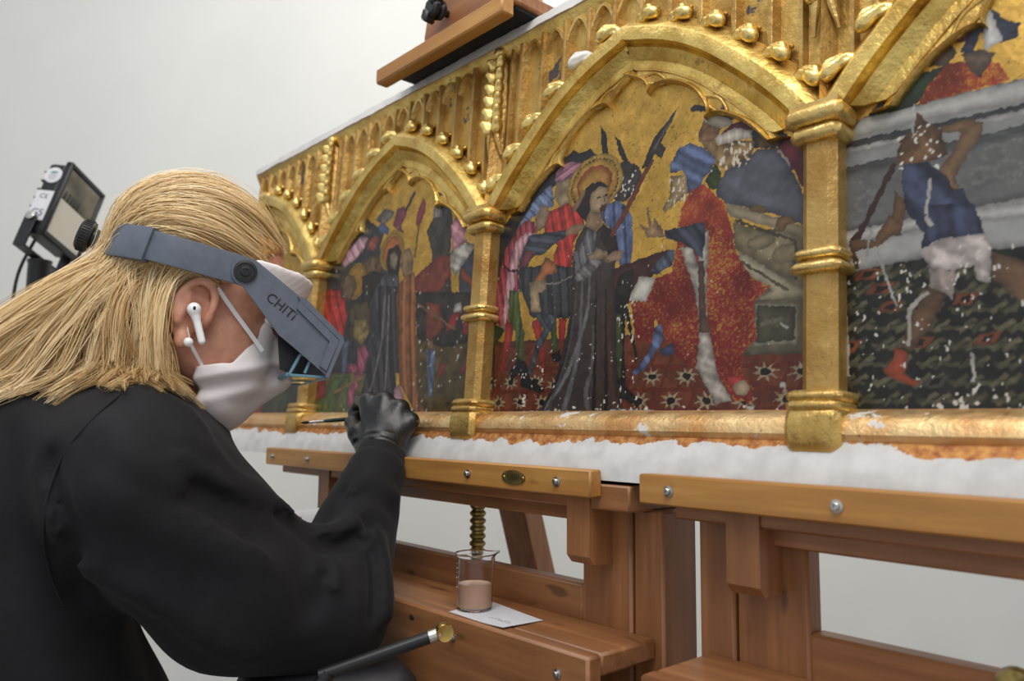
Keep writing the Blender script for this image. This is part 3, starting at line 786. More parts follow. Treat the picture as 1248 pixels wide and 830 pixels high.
# halo and central standing figure
hc = W('A', (624, 252))[0]
p.disc(hc, .047, .0385, (206, 160, 72), .7); p.disc(hc, .041, .0335, (120, 78, 34), .4); p.disc(hc, .0385, .0315, (204, 152, 66), .7); p.disc(hc, .030, .024, (182, 84, 44), .2); p.disc(hc, .026, .019, (196, 140, 62), .6)
for k in range(40):
    a = 2*math.pi*k/40; p.disc((hc[0]+.0395*math.cos(a), hc[1]+.0325*math.sin(a)), .0014, .0012, (226, 190, 110), .8)
p.poly(W('A', (520, 400), (560, 300), (600, 255), (660, 234), (702, 262), (692, 292), (622, 300), (604, 400), (585, 470), (548, 440)), (46, 33, 30), .35)
p.poly(W('A', (500, 390), (560, 290), (580, 285), (540, 380), (510, 415)), (150, 112, 76))
p.poly(W('A', (598, 350), (612, 298), (655, 264), (700, 280), (706, 340), (692, 385), (660, 422), (604, 402)), (172, 140, 102), .22)
p.poly(W('A', (655, 385), (695, 355), (690, 400), (660, 420)), (98, 70, 48), .3)
p.line(W('A', (640, 330), (668, 322)), .002, (70, 48, 36)); p.line(W('A', (680, 318), (700, 314)), .002, (70, 48, 36)); p.line(W('A', (672, 320), (686, 352), (676, 358)), .0018, (120, 86, 60)); p.line(W('A', (664, 376), (690, 370)), .002, (110, 60, 50))
p.poly(W('A', (600, 398), (658, 418), (672, 470), (630, 522), (568, 492)), (152, 118, 84), .2)
robe = W('A', (525, 560), (575, 488), (635, 522), (675, 468), (742, 530), (762, 620), (742, 700), (735, 790))+W('B', (735, 80), (748, 200), (748, 560), (775, 700), (805, 772), (600, 792), (480, 782), (380, 788), (272, 780), (380, 680), (440, 430), (490, 200), (505, 0), (500, -120))
p.poly(robe, (66, 56, 54), .2)
for q, c in (((600, -40, 590, 200, 470, 560, 300, 785), (150, 148, 152)), ((560, -60, 550, 200, 540, 420, 440, 782), (128, 126, 130)), ((620, 260, 615, 500, 570, 640, 600, 780), (128, 118, 116)), ((530, -60, 520, 150, 480, 420, 350, 782), (96, 94, 98)),
             ((660, -40, 660, 240, 655, 560, 650, 785), (98, 66, 52)), ((710, -20, 705, 250, 715, 560, 740, 780), (104, 62, 44)), ((690, 40, 690, 300, 690, 560, 690, 785), (40, 30, 30)), ((635, 0, 632, 300, 625, 560, 620, 785), (38, 32, 32)), ((500, 200, 480, 330, 440, 520, 330, 740), (42, 40, 44))):
    pts = W('B', *[(q[i], q[i+1]) for i in range(0, 8, 2)])
    wd = .010 if c[0] > 100 else .006
    P = np.array(pts); tt = np.linspace(0, 1, 16); C = np.stack([np.interp(tt, np.linspace(0, 1, 4), P[:, k]) for k in (0, 1)], 1)
    for _ in range(3): C[1:-1] = (C[:-2]+2*C[1:-1]+C[2:])/4
    wv = wd*(.35+.65*tt)
    L_ = [(a[0]-w_/2, a[1]) for a, w_ in zip(C, wv)]+[(a[0]+w_/2, a[1]) for a, w_ in zip(C[::-1], wv[::-1])]
    p.poly(L_, c, .25, alpha=.8)
p.poly(W('A', (545, 600), (590, 500), (640, 530), (620, 640), (560, 720), (520, 760), (510, 640)), (112, 108, 112), .15, fold=(.3, 480, .25))
p.poly(W('A', (640, 600), (670, 690), (580, 790), (510, 800), (520, 745), (590, 690)), (120, 114, 116), fold=(.9, 420, .25))
p.poly(W('A', (665, 475), (742, 530), (762, 620), (700, 640), (660, 560)), (52, 36, 32), .25)
p.poly(W('A', (588, 655), (650, 615), (702, 640), (692, 672), (600, 678)), (174, 140, 104), .22)
p.poly(W('A', (675, 665), (740, 630), (795, 622), (765, 685), (690, 695)), (170, 134, 98), .22)
p.line(W('A', (675, 650), (700, 690)), .003, (150, 110, 60))
# pole arm
p.line(W('C', (150, 350), (0, 645), (-60, 740)), .0075, (142, 62, 44))
p.poly(W('C', (284, 82), (265, 125), (192, 270), (220, 292), (208, 330), (190, 352), (165, 325), (130, 385), (92, 405), (130, 315), (150, 258), (232, 150)), (62, 54, 52), .35)
p.line(W('C', (270, 110), (160, 300)), .0018, (140, 132, 124))
p.dots(W('P', (600, 200), (980, 200), (980, 515), (600, 515)), 80, 12, (.0003, .0009), 2.5)
p.dots(W('P', (660, 495), (985, 495), (985, 514), (660, 514)), 42, 14, (.0008, .0035), .9)
p.flakes(W('P', (610, 420), (780, 420), (780, 515), (610, 515)), .17, 77)
p.poly(W('D', (570, 735), (600, 735), (605, 752), (580, 758)), (236, 232, 224), .04); p.disc(W('D', (738, 642))[0], .004, .003, (236, 232, 224)); p.disc(W('D', (765, 770))[0], .004, .004, (236, 232, 224))
for q in (((640, 502), (690, 503)), ((745, 500), (800, 502)), ((825, 508), (850, 509))): p.line(W('P', *q), .003, (236, 231, 220))
p.build('painting', .5, 'painted scene of a bound man before a seated judge in red brocade', .49, 1.01)

# ---------------- the crowded scene (between the first and second columns)
p = Paint(-.01, .51, -.012, .462, .0015, 57)
p.poly(W('F', (60, 500), (420, 480), (420, 790), (20, 790)), (104, 100, 54), .4)
p.poly(W('F', (40, 740), (380, 730), (380, 800), (20, 800)), (146, 116, 64), .35)
p.poly(W('F', (690, 250), (1060, 250), (1060, 790), (690, 790)), (92, 74, 34), .4)
p.poly(W('E', (140, 900), (150, 740), (165, 620), (260, 440), (380, 330), (430, 258), (500, 310), (560, 330), (520, 450), (540, 560), (640, 560), (660, 760), (650, 1300), (140, 1300)), (52, 52, 62), .45)
p.poly(W('E', (505, 315), (540, 278), (588, 330), (572, 372), (520, 352)), (62, 92, 152))
p.poly(W('E', (490, 265), (555, 190), (622, 208), (596, 262), (540, 305)), (112, 106, 100), .5)
p.poly(W('E', (262, 575), (300, 480), (390, 378), (442, 390), (420, 450), (370, 522), (290, 585)), (206, 152, 162), fold=(.8, 300, .18))
p.poly(W('E', (440, 400), (500, 370), (530, 400), (480, 480), (430, 470)), (150, 74, 56), .4)
p.poly(W('E', (410, 560), (480, 500), (540, 560), (520, 640), (430, 640)), (112, 82, 50), .5)
p.poly(W('E', (606, 305), (640, 190), (690, 178), (702, 232), (662, 310), (688, 365), (640, 340)), (150, 42, 62), .3)
p.poly(W('E', (752, 70), (766, 82), (700, 215), (688, 205)), (58, 52, 58))
p.line(W('E', (785, 290), (755, 520)), .004, (90, 74, 40))
p.poly(W('E', (768, 240), (800, 150), (815, 120), (832, 150), (826, 212), (785, 312), (764, 302)), (190, 42, 48), .3)
hc = W('E', (602, 475))[0]; p.disc(hc, .037, .036, (214, 166, 74), .7); p.disc(hc, .033, .032, (188, 138, 58), .6); p.disc(hc, .026, .025, (196, 110, 52), .3)
hc = W('E', (360, 680))[0]; p.disc(hc, .034, .034, (196, 150, 66), .6); p.disc(hc, .030, .030, (180, 132, 54), .6)
p.poly(W('E', (255, 700), (300, 630), (350, 650), (365, 720), (320, 810), (270, 800)), (104, 82, 56), .5)
p.poly(W('E', (560, 560), (575, 470), (640, 430), (665, 480), (650, 630), (580, 630)), (50, 40, 36), .3)
p.poly(W('E', (588, 505), (620, 480), (642, 520), (622, 605), (592, 585)), (160, 134, 106), .3)
p.poly(W('E', (400, 650), (480, 610), (560, 640), (540, 660), (480, 760), (440, 860), (400, 860)), (46, 42, 42), .5)
p.poly(W('E', (470, 760), (540, 645), (640, 640), (650, 830), (600, 900), (480, 870)), (78, 78, 88), fold=(.3, 300, .25))
p.poly(W('F', (470, -60), (595, -60), (590, 300), (590, 620), (520, 790), (320, 790), (430, 400), (480, 250)), (62, 58, 62), .25, fold=(.25, 260, .5))
for q in ((520, 0, 500, 300, 440, 560, 360, 770), (545, 0, 540, 250, 530, 450, 520, 600)):
    p.line(W('F', *[(q[i], q[i+1]) for i in range(0, 8, 2)]), .005, (150, 146, 150))
p.poly(W('E', (90, 900), (120, 800), (170, 738), (250, 738), (268, 830), (260, 900)), (200, 48, 42), fold=(.4, 260, .2))
p.poly(W('F', (60, 130), (120, -10), (270, 20), (284, 130), (255, 275), (190, 240)), (200, 46, 40), fold=(.5, 260, .22))
p.poly(W('F', (290, 60), (420, 40), (430, 260), (300, 290)), (82, 70, 46), .5)
p.poly(W('E', (655, 575), (680, 470), (722, 455), (748, 520), (742, 640), (700, 700)), (142, 112, 74), .4)
robe = W('E', (640, 720), (700, 640), (752, 615), (768, 720))+W('F', (715, 0), (718, 300), (722, 600), (792, 785), (738, 785), (612, 560), (600, 300), (592, 0))
p.poly(robe, (158, 92, 44), .3, fold=(.15, 240, .3))
p.poly(W('F', (575, 600), (610, 560), (640, 640), (620, 720), (575, 650)), (206, 130, 150))
p.poly(W('E', (836, 345), (880, 250), (890, 140), (930, 100), (985, 140), (1012, 260), (1002, 400), (990, 560), (1010, 830), (880, 830), (870, 480)), (62, 56, 50), .5)
p.poly(W('E', (876, 255), (888, 150), (915, 115), (938, 125), (935, 245)), (148, 140, 130), fold=(0, 900, .3))
p.poly(W('E', (935, 160), (985, 140), (1000, 200), (960, 260)), (74, 74, 96))
p.poly(W('E', (1055, 600), (1168, 435), (1168, 900), (1050, 900)), (56, 66, 92), .3)
p.poly(W('E', (998, 480), (1100, 418), (1168, 430), (1100, 545), (1060, 600), (1032, 655), (998, 600)), (180, 174, 160), fold=(1.2, 260, .2))
p.poly(W('E', (1000, 310), (1035, 240), (1085, 228), (1112, 300), (1092, 372), (1112, 412), (1008, 475)), (208, 134, 148), fold=(1.0, 300, .15))
p.poly(W('E', (755, 655), (860, 560), (920, 498), (990, 510), (1002, 640), (920, 762), (830, 775), (760, 745)), (132, 54, 38), .35)
p.poly(W('F', (715, -20), (1062, -20), (1045, 300), (880, 335), (720, 265)), (56, 48, 42), .5)
p.poly(W('F', (780, 40), (870, 60), (892, 200), (832, 272), (780, 285)), (142, 62, 42), .3)
p.poly(W('F', (960, 60), (1000, 40), (1005, 110), (950, 110)), (196, 190, 178))
p.poly(W('F', (930, 130), (1002, 98), (960, 205), (900, 232)), (184, 44, 42)); p.poly(W('F', (1015, 160), (1050, 150), (1040, 260), (1010, 240)), (170, 46, 46))
p.line(W('F', (725, 55), (970, 220)), .004, (168, 116, 74))
p.poly(W('E', (1062, 600), (1092, 590), (1152, 682), (1140, 722), (1070, 665)), (154, 66, 44))
p.poly(W('F', (790, 285), (825, 285), (828, 340), (790, 340)), (166, 116, 74))
p.poly(W('F', (778, 338), (838, 350), (828, 560), (818, 645), (795, 645), (790, 560)), (84, 114, 174), fold=(.2, 220, .25))
p.poly(W('F', (868, 430), (908, 428), (892, 500), (848, 522)), (186, 40, 52)); p.poly(W('F', (1010, 430), (1042, 420), (1022, 492), (984, 502)), (186, 40, 52))
p.poly(W('F', (325, 155), (400, 145), (425, 230), (370, 325), (318, 262)), (146, 120, 64), .45)
p.poly(W('F', (245, 288), (292, 290), (275, 480), (250, 505)), (78, 104, 152)); p.poly(W('F', (290, 320), (345, 330), (340, 420), (285, 430)), (48, 52, 66))
p.poly(W('F', (200, 520), (300, 505), (275, 745), (60, 745), (60, 690)), (84, 104, 54), .4)
p.poly(W('F', (345, 335), (388, 313), (417, 370), (392, 470), (352, 560), (300, 725), (275, 700), (285, 610), (340, 490), (285, 490), (278, 430), (345, 440)), (196, 64, 98), fold=(.6, 240, .2))
p.poly(W('F', (50, 545), (152, 500), (142, 645), (58, 672)), (168, 48, 54), .3)
p.line(W('F', (380, 515), (270, 575), (190, 620)), .006, (174, 134, 74)); p.line(W('F', (250, 600), (215, 735)), .006, (160, 122, 70))
p.dots(W('P', (400, 300), (575, 300), (575, 505), (400, 505)), 50, 22, (.0006, .0018), 2)
p.dots(W('P', (510, 370), (570, 370), (570, 500), (510, 500)), 34, 24, (.0006, .002), 2.5)
p.build('painting', 0., 'painted scene of a crowd of soldiers round a haloed man', -.01, .51)

# ---------------- the half-hidden scene at the far end
p = Paint(-.36, .01, -.012, .462, .003, 71)
p.poly([(-.34, -.012), (.02, -.012), (.02, .22), (-.08, .25), (-.2, .24), (-.34, .2)], (54, 54, 52), .5)
p.poly([(-.06, .0), (.0, .0), (.0, .07), (-.05, .08)], (110, 82, 46), .5); p.poly([(-.2, .0), (-.1, .0), (-.09, .06), (-.2, .05)], (62, 66, 44), .5)
p.poly([(-.33, -.01), (-.22, -.01), (-.2, .04), (-.33, .03)], (150, 48, 46)); p.poly([(-.16, .08), (-.1, .06), (-.06, .14), (-.12, .2)], (150, 42, 40)); p.poly([(-.26, .1), (-.2, .08), (-.18, .2), (-.25, .2)], (60, 86, 140))
p.build('painting', -.5, 'painted scene cut off at the end of the panel', XL+.01, .01)

# ---------------- the scourging scene beyond the third column
p = Paint(1.0, 1.50, -.012, .462, .00105, 83)
p.poly(W('H', (-30, 200), (300, 120), (700, 70), (1500, -40), (1500, 760), (-30, 760)), (34, 36, 30), .5)
for k in range(-14, 34):           # dark zig-zag pavement
    for q in range(9):
        bx, by = -40+k*46+(q % 2)*23, 150+q*66
        if k % 3: p.line(W('H', (bx, by+52), (bx+62, by+8)), .0046, (112, 106, 74), .5)
        if (k+q) % 2: p.line(W('H', (bx+30, by+34), (bx+96, by+40)), .0042, (98, 94, 68), .5)
for (cx, cy) in ((115, 192), (195, 310), (465, 280), (545, 425), (240, 715), (480, 715), (300, 440), (40, 455), (160, 245), (360, 580)):
    c = (152, 76, 40) if cy != 580 else (84, 82, 74)
    p.poly(W('H', (cx-52, cy+22), (cx-26, cy-20), (cx+54, cy-26), (cx+26, cy+20)), c, .3); p.poly(W('H', (cx-26, cy+11), (cx-13, cy-10), (cx+28, cy-13), (cx+12, cy+10)), (40, 34, 28), .3)
p.poly(W('G', (-20, 510), (100, 425), (700, 280), (1500, 90), (1500, 1000), (700, 870), (60, 980), (-20, 985)), (136, 137, 135), .14)
p.poly(W('G', (-20, 520), (100, 428), (700, 282), (1500, 92), (1500, 170), (700, 365), (280, 442), (-20, 520)), (186, 184, 176), .1)
p.poly(W('G', (-20, 528), (700, 372), (1500, 190), (1500, 230), (700, 402), (-20, 560)), (72, 73, 76), .15)
p.line(W('G', (-20, 562), (700, 405), (1500, 235)), .006, (190, 188, 182)); p.line(W('G', (-20, 632), (700, 462), (1500, 290)), .006, (96, 97, 98))
p.poly(W('G', (-20, 640), (700, 470), (1500, 300), (1500, 560), (700, 715), (-20, 850)), (106, 107, 106), .15)
for k, (cx, cy, r) in enumerate(((60, 690, 30), (110, 740, 34), (70, 790, 26), (150, 680, 26), (560, 560, 44), (610, 620, 40), (640, 540, 30), (520, 640, 30), (660, 660, 26))):
    c = W('G', (cx, cy))[0]; e = r*.00037
    pts = [(c[0]+e*(1-.12*q)*math.cos(q*1.1+k), c[1]+e*(1-.12*q)*.8*math.sin(q*1.1+k)) for q in np.linspace(0, 6, 14)]
    p.line(pts, .0045, (152, 152, 148), .1)
p.line(W('G', (-20, 860), (700, 728), (1500, 575)), .007, (190, 189, 184))
p.poly(W('H', (20, 90), (330, 15), (700, -40), (1500, -160), (1500, 0), (700, 90), (310, 132), (20, 190)), (164, 164, 162), .08)
p.poly(W('H', (-20, 50), (330, -20), (700, -70), (1500, -180), (1500, -130), (700, -20), (330, 22), (-20, 90)), (198, 196, 190), .08)
p.poly(W('G', (105, 428), (200, 330), (260, 280), (392, 240), (290, 385)), (46, 64, 44), .3)
p.brocade(W('G', (292, 385), (340, 300), (400, 230), (480, 222), (590, 230), (625, 292), (400, 355)), (138, 54, 34), (186, 128, 60))
p.poly(W('G', (318, 242), (340, 180), (400, 160), (445, 190), (392, 245)), (88, 68, 54), .4)
p.poly(W('G', (368, 158), (400, 90), (470, 84), (474, 152), (430, 162)), (164, 64, 84), fold=(1.2, 300, .2))
p.poly(W('G', (450, 200), (520, 180), (575, 200), (520, 285), (490, 262)), (98, 78, 62), .4)
p.poly(W('G', (418, 78), (480, 40), (560, 28), (600, 70), (664, 90), (652, 142), (590, 157), (520, 120), (492, 192), (448, 192), (480, 120)), (52, 58, 96), .3)
p.poly(W('G', (530, 38), (558, 28), (580, 90), (602, 150), (575, 165), (540, 188), (530, 120)), (228, 226, 220), .05)
p.line(W('G', (212, 590), (95, 830), (60, 900)), .0055, (78, 46, 42)); p.line(W('H', (110, 0), (55, 80), (75, 170)), .0055, (78, 50, 44))
p.poly(W('G', (378, 460), (480, 433), (538, 445), (526, 482), (462, 582), (432, 640), (445, 682), (400, 692), (368, 622), (412, 562), (452, 482), (390, 482)), (132, 98, 64), .28)
p.poly(W('G', (218, 592), (230, 510), (290, 462), (288, 408), (330, 440), (382, 470), (402, 562), (300, 602)), (112, 78, 48), .45)
p.dots(W('G', (225, 470), (390, 470), (390, 640), (225, 640)), 30, 31, (.0006, .0022), 1.5)
p.poly(W('G', (215, 690), (255, 740), (235, 850), (190, 850)), (118, 84, 54)); p.poly(W('H', (190, -20), (245, 15), (150, 92), (60, 112), (52, 68), (140, 70)), (120, 84, 54), .3)
p.poly(W('G', (235, 640), (245, 595), (330, 588), (400, 640), (420, 690), (462, 680), (492, 760), (535, 850), (325, 860), (250, 760)), (56, 68, 118), fold=(.5, 180, .22))
p.poly(W('H', (318, 20), (330, -60), (500, -60), (522, 0), (532, 52), (380, 62), (308, 102)), (52, 64, 112), fold=(.2, 200, .22))
p.poly(W('H', (560, 108), (700, 150), (900, 260), (900, 420), (660, 290), (560, 195)), (122, 88, 62), .25)
p.poly(W('H', (335, 232), (398, 265), (342, 382), (270, 475), (232, 458), (250, 390)), (112, 80, 54), .3)
p.poly(W('H', (338, 168), (432, 178), (422, 285), (390, 262), (333, 235)), (188, 168, 158), fold=(.1, 300, .15))
p.poly(W('H', (298, 112), (380, 62), (540, 48), (562, 110), (557, 225), (508, 212), (500, 160), (420, 177), (340, 172)), (204, 190, 184), fold=(1.0, 240, .12))
p.poly(W('H', (214, 452), (262, 480), (246, 552), (305, 582), (282, 597), (190, 562), (168, 542), (205, 500)), (190, 76, 40), .2)
p.line(W('G', (278, 380), (276, 500)), .002, (226, 224, 216)); p.line(W('G', (340, 650), (325, 780), (345, 820)), .003, (226, 224, 216))
p.line(W('H', (140, 90), (220, 310)), .002, (220, 218, 208)); p.line(W('H', (330, 255), (265, 320), (262, 450)), .004, (222, 212, 196)); p.line(W('H', (130, 20), (105, 160)), .002, (220, 218, 208))
p.dots(W('P', (1030, 320), (1248, 320), (1248, 515), (1030, 515)), 120, 33, (.0004, .0015), 3)
p.dots(W('P', (1140, 480), (1248, 480), (1248, 515), (1140, 515)), 26, 35, (.001, .0028), 1.3)
p.line(W('P', (1031, 385), (1034, 420), (1032, 460)), .004, (228, 224, 216)); p.line(W('P', (1185, 430), (1188, 465)), .0025, (228, 224, 216))
_m = p.X > 1.25; _src = np.clip(np.round((2.5-p.X-p.xs[0])/p.step).astype(int), 0, len(p.xs)-1); _j = np.arange(len(p.hs))[None, :].repeat(len(p.xs), 0)
_c2, _g2 = p.c[_src, _j], p.g[_src, _j]; p.c[_m] = _c2[_m]; p.g[_m] = _g2[_m]      # the far half of the bay answers the near one
p.build('painting', 1.0, 'painted scene of a running man in a blue tunic with a stick', .99, 1.51)
# ================================================================== easels
def bolt(c, n, p_, r=.006):
    mb = MB(); mb.lathe([(0, 0), (r, 0), (r, .0012), (r*.62, .0016), (r*.62, .0042), (r*.5, .005), (r*.28, .005), (r*.28, .003), (0, .003)], c, n, 20)
    return wpart(mb, 'bolt', 'steel', p_)
def easel(c, rx0, rx1, label, brackets, full, bolts):
    E_ = thing('studio_easel', label, 'easel', (c, 0, 0), 'studio easels under the altarpiece')
    def B(name, lo, hi, mat, bev=.002): return wpart(MB().box(lo, hi, bev), name, mat, E_)
    rail = B('front_rail', (rx0, -.076, 1.0715), (rx1, -.057, 1.101), 'honey_wood_x', .0018)
    B('shelf', (rx0+.03, -.0575, 1.058), (rx1+.038, .05, 1.0855), 'brown_wood_x')
    B('shelf_beam', (c-.30, -.034, 1.040), (c+.30, -.012, 1.058), 'brown_wood_x')
    for bx in brackets:
        poly = [(-.06, 1.0715), (-.06, 1.006), (-.052, .997), (.012, .995), (.012, 1.058), (-.057, 1.058)]
        wpart(MB().prism([(a, b) for a, b in poly], (bx, 0, 0), (0, 1, 0), (0, 0, 1), (.034, 0, 0)), 'bracket', 'brown_wood_z', E_, 25)
    for s in (-1, 1):
        x0, x1 = sorted((c+s*.255, c+s*.328)); B('inner_upright', (x0, -.02, .08), (x1, .005, 1.0585), 'brown_wood_z', .003)
        x0, x1 = sorted((c+s*.331, c+s*.371)); B('outer_upright', (x0, -.02, .08), (x1, .041, 1.0585), 'brown_wood_z', .003)
        x0, x1 = sorted((c+s*.325, c+s*.375)); B('foot', (x0, -.30, .02), (x1, .55, .085), 'brown_wood_y', .006)
        for yy in (-.26, .5): wpart(MB().lathe([(0, 0), (.02, 0), (.02, .02), (0, .02)], (c+s*.35, yy, 0), (0, 0, 1), 20), 'glide', 'black_rubber', E_)
    B('tray_top', (c-.361, -.1065, .905), (c+.361, -.02, .927), 'brown_wood_x', .003)
    B('tray_front', (c-.362, -.127, .79), (c+.362, -.106, .9272), 'brown_wood_x', .003)
    B('cross_beam', (c-.256, -.0195, .90), (c+.256, .004, .966), 'brown_wood_x', .003)
    B('base_beam', (c-.34, .18, .03), (c+.34, .24, .08), 'brown_wood_x', .004)
    # threaded brass spindle
    mb = MB(); pr = []
    z = .86
    while z < 1.06: pr += [(.0085, z), (.0115, z+.003), (.0115, z+.006), (.0085, z+.009)]; z += .0105
    mb.lathe([(0, .86)]+pr+[(0, z)], (c+.017, .02, 0), (0, 0, 1), 24); wpart(mb, 'spindle', 'aged_brass', E_)
    # rear leg, mast behind the panel
    a = np.array([c-.165, .22, 1.15]); b = np.array([c-.115, .52, .06])
    t = (b-a)/np.linalg.norm(b-a); sx = np.cross(t, (0, 1, 0)); sx /= np.linalg.norm(sx); sy = np.cross(sx, t)
    if full: wpart(MB().obox((a+b)/2, [sx*.034, sy*.022, t*np.linalg.norm(b-a)/2], .003), 'rear_leg', 'brown_wood_z', E_)
    a = a+np.array([.46, 0, 0]); b = b+np.array([.46, 0, 0])
    if not full: wpart(MB().obox((a+b)/2, [sx*.034, sy*.022, t*np.linalg.norm(b-a)/2], .003), 'rear_leg', 'brown_wood_z', E_)
    B('mast_bridge', (c-.26, .10, 1.12), (c+.26, .245, 1.17), 'brown_wood_x', .004)
    mx = c-.013
    B('mast', (mx-.035, .105, 1.125), (mx+.035, .14, 2.05), 'honey_wood_z', .004)
    for k in bolts: bolt((rx0+k, -.076, 1.086), (0, -1, 0), E_, .0055)
    for k in range(3): bolt((c+.322-.169*k, -.127, .9035), (0, -1, 0), E_, .0048)
    wpart(MB().ell((rx0+.543, -.1272, .911), (.006, .0012, .003)), 'knot_plug', 'dark_ink', E_)
    return E_, rail
E1, rail1 = easel(.453, -.020, .7715, 'wooden studio easel with an oval brass plate on its rail and a beaker tray', (.150, .722), True, (.03, .16, .585, .742))
# oval brass maker's plate with its worn lettering
pc = np.array([.651, -.0762, 1.0865])
mb = MB(); mb.prism([(.0205*math.cos(a), .0085*math.sin(a)) for a in np.linspace(0, 2*math.pi, 40)[:-1]], pc, (1, 0, 0), (0, 0, 1), (0, -.0012, 0))
plate = wpart(mb, 'maker_plate', 'aged_brass', E1); plate['label'] = 'oval brass plate with dark lettering'
wsub(put_text('boill', .0125, pc+np.array([0, -.0013, 0]), (1, 0, 0), (0, 0, 1)), 'lettering', 'dark_ink', plate)
for s in (-1, 1): wsub(MB().lathe([(0, 0), (.0018, 0), (.0014, .0008), (0, .001)], pc+np.array([s*.0165, -.0012, 0]), (0, -1, 0), 12), 'rivet', 'brass', plate)
# top clamp of that easel
CL = []
B1 = lambda name, lo, hi, mat, bev=.002: wpart(MB().box(lo, hi, bev), name, mat, E1)
e0 = np.array([0, math.cos(LEAN), -math.sin(LEAN)])
cx0, cx1 = .262, .580
B1('clamp_bar', (cx0, -.043, 1.706), (cx1, -.019, 1.7325), 'honey_wood_x', .003)
B1('clamp_block', (cx0+.004, -.0195, 1.7295), (cx1, .085, 1.752), 'brown_wood_x', .003)
B1('clamp_pad', (cx0+.012, -.012, 1.7235), (cx1-.006, .082, 1.7296), 'black_rubber', .001)
poly = [(-.095, 0), (-.095, .040), (-.088, .070), (-.066, .095), (.066, .095), (.088, .070), (.095, .040), (.095, 0)]
wpart(MB().prism(poly, (.440, -.004, 1.7315), (1, 0, 0), (0, 0, 1), (0, .028, 0)), 'clamp_plate', 'brown_wood_x', E1, 25)
B1('mast_link', (.405, .02, 1.74), (.475, .142, 1.80), 'brown_wood_y', .003)
kc_ = np.array([.406, -.022, 1.786])
mb = MB(); mb.lathe([(0, 0), (.006, 0), (.006, .010), (.015, .012), (.017, .018), (.012, .022), (.017, .026), (.017, .032), (.012, .036), (0, .036)], kc_+np.array([0, .018, 0]), (0, -1, 0), 8)
for s in (-1, 1): mb.obox(kc_+np.array([s*.009, -.012, s*.011]), [(.006, 0, s*.005), (0, .010, 0), (-.004*s, 0, .008)], .003)
wpart(mb, 'clamp_knob', 'black_plastic', E1); wpart(MB().lathe([(0, 0), (.004, 0), (.004, .010), (0, .010)], kc_+np.array([.002, -.018, .018]), (0, 0, 1), 12), 'clamp_screw', 'steel', E1)

E2, rail2 = easel(1.239, .8365, 1.64, 'wooden studio easel with a plain rail of two round bolts, under the scourging scene', (.926, 1.52), False, (.037, .203))

kq = aty(1243, 829, -.03)
mb = MB(); mb.lathe([(0, 0), (.006, 0), (.006, .008), (.013, .010), (.015, .016), (.013, .022), (.006, .024), (0, .024)], kq+np.array([0, .010, -.004]), (0, -1, 0), 20); wpart(mb, 'beam_knob', 'aged_brass', E2)
# ================================================================== things on the tray
TZ = .927
card = [atz(*q, TZ)[:2] for q in ((547, 746), (598, 733), (662, 757), (613, 768))]
mb = MB(); n = 8
V = []
for i in range(n+1):
    for j in range(n+1):
        a, b = i/n, j/n; q = (1-a)*(1-b)*card[0]+a*(1-b)*card[1]+a*b*card[2]+(1-a)*b*card[3]
        V.append((q[0], q[1], TZ+.0006+.006*max(0, b-.45)**2*(1.2-a)))
F = [(i*(n+1)+j, (i+1)*(n+1)+j, (i+1)*(n+1)+j+1, i*(n+1)+j+1) for i in range(n) for j in range(n)]
mb.add(V, F); mb.add([(x, y, z-.0005) for x, y, z in V], [f[::-1] for f in F])
cardo = thing('paper_card', 'white paper card with faint pencil marks under the beaker', 'card', (card[0][0], card[0][1], TZ))
wpart(mb, 'sheet', 'white_paper', cardo)
mb = MB()
for k in range(7):
    a, b = .30+.02*(k % 3), .55+.055*k; q = (1-a)*(1-b)*card[0]+a*(1-b)*card[1]+a*b*card[2]+(1-a)*b*card[3]; z = TZ+.0012+.006*max(0, b-.45)**2*(1.2-a)
    mb.tube([(q[0]-.0015, q[1]-.002, z), (q[0]+.0015, q[1]+.001*(k % 2), z), (q[0]+.001, q[1]+.003, z)], .0003, 5)
wpart(mb, 'pencil_marks', 'pencil_grey', cardo)
# glass beaker
t = NT('beaker_glass'); t.set(Base_Color=(.97, .97, 1, 1), Roughness=.03, Transmission_Weight=1., IOR=1.3); MAT['beaker_glass'] = t.m
t = NT('ochre_water'); t.set(Base_Color=rgba((236, 196, 164)), Roughness=.2, Transmission_Weight=.35, IOR=1.2, Subsurface_Weight=.0); MAT['ochre_water'] = t.m
bc = atz(578, 742, TZ+.001); bc[2] = TZ+.0008
BK = thing('beaker', 'small clear beaker half filled with pinkish brown water', 'beaker', bc)
R_ = .0215; H_b = .065
mb = MB(); mb.lathe([(0, 0), (R_-.003, 0), (R_-.0008, .0012), (R_, .004), (R_, H_b-.004), (R_+.0015, H_b-.001), (R_+.0032, H_b), (R_+.0030, H_b+.0010), (R_+.0005, H_b), (R_-.0014, H_b-.004), (R_-.0014, .004), (R_-.004, .0018), (0, .0018)], (0, 0, 0), (0, 0, 1), 48)
V = []
for x, y, z in mb.v:        # pouring lip
    a = math.atan2(y, x); k = max(0, math.cos(a-.9))**10*max(0, (z-(H_b-.010))/.010); V.append((x*(1+.22*k), y*(1+.22*k), z+.002*k))
mb.v = V; mb.obj('glass', 'beaker_glass', BK)
MB().lathe([(0, .0022), (R_-.0042, .0022), (R_-.0018, .0042), (R_-.0018, .031), (0, .031)], (0, 0, 0), (0, 0, 1), 48).obj('liquid', 'ochre_water', BK)
mb = MB()
for k in range(6): mb.obox(np.array([0, 0, .022+.0065*k]), np.diag([.001, .001, .001])) if False else None
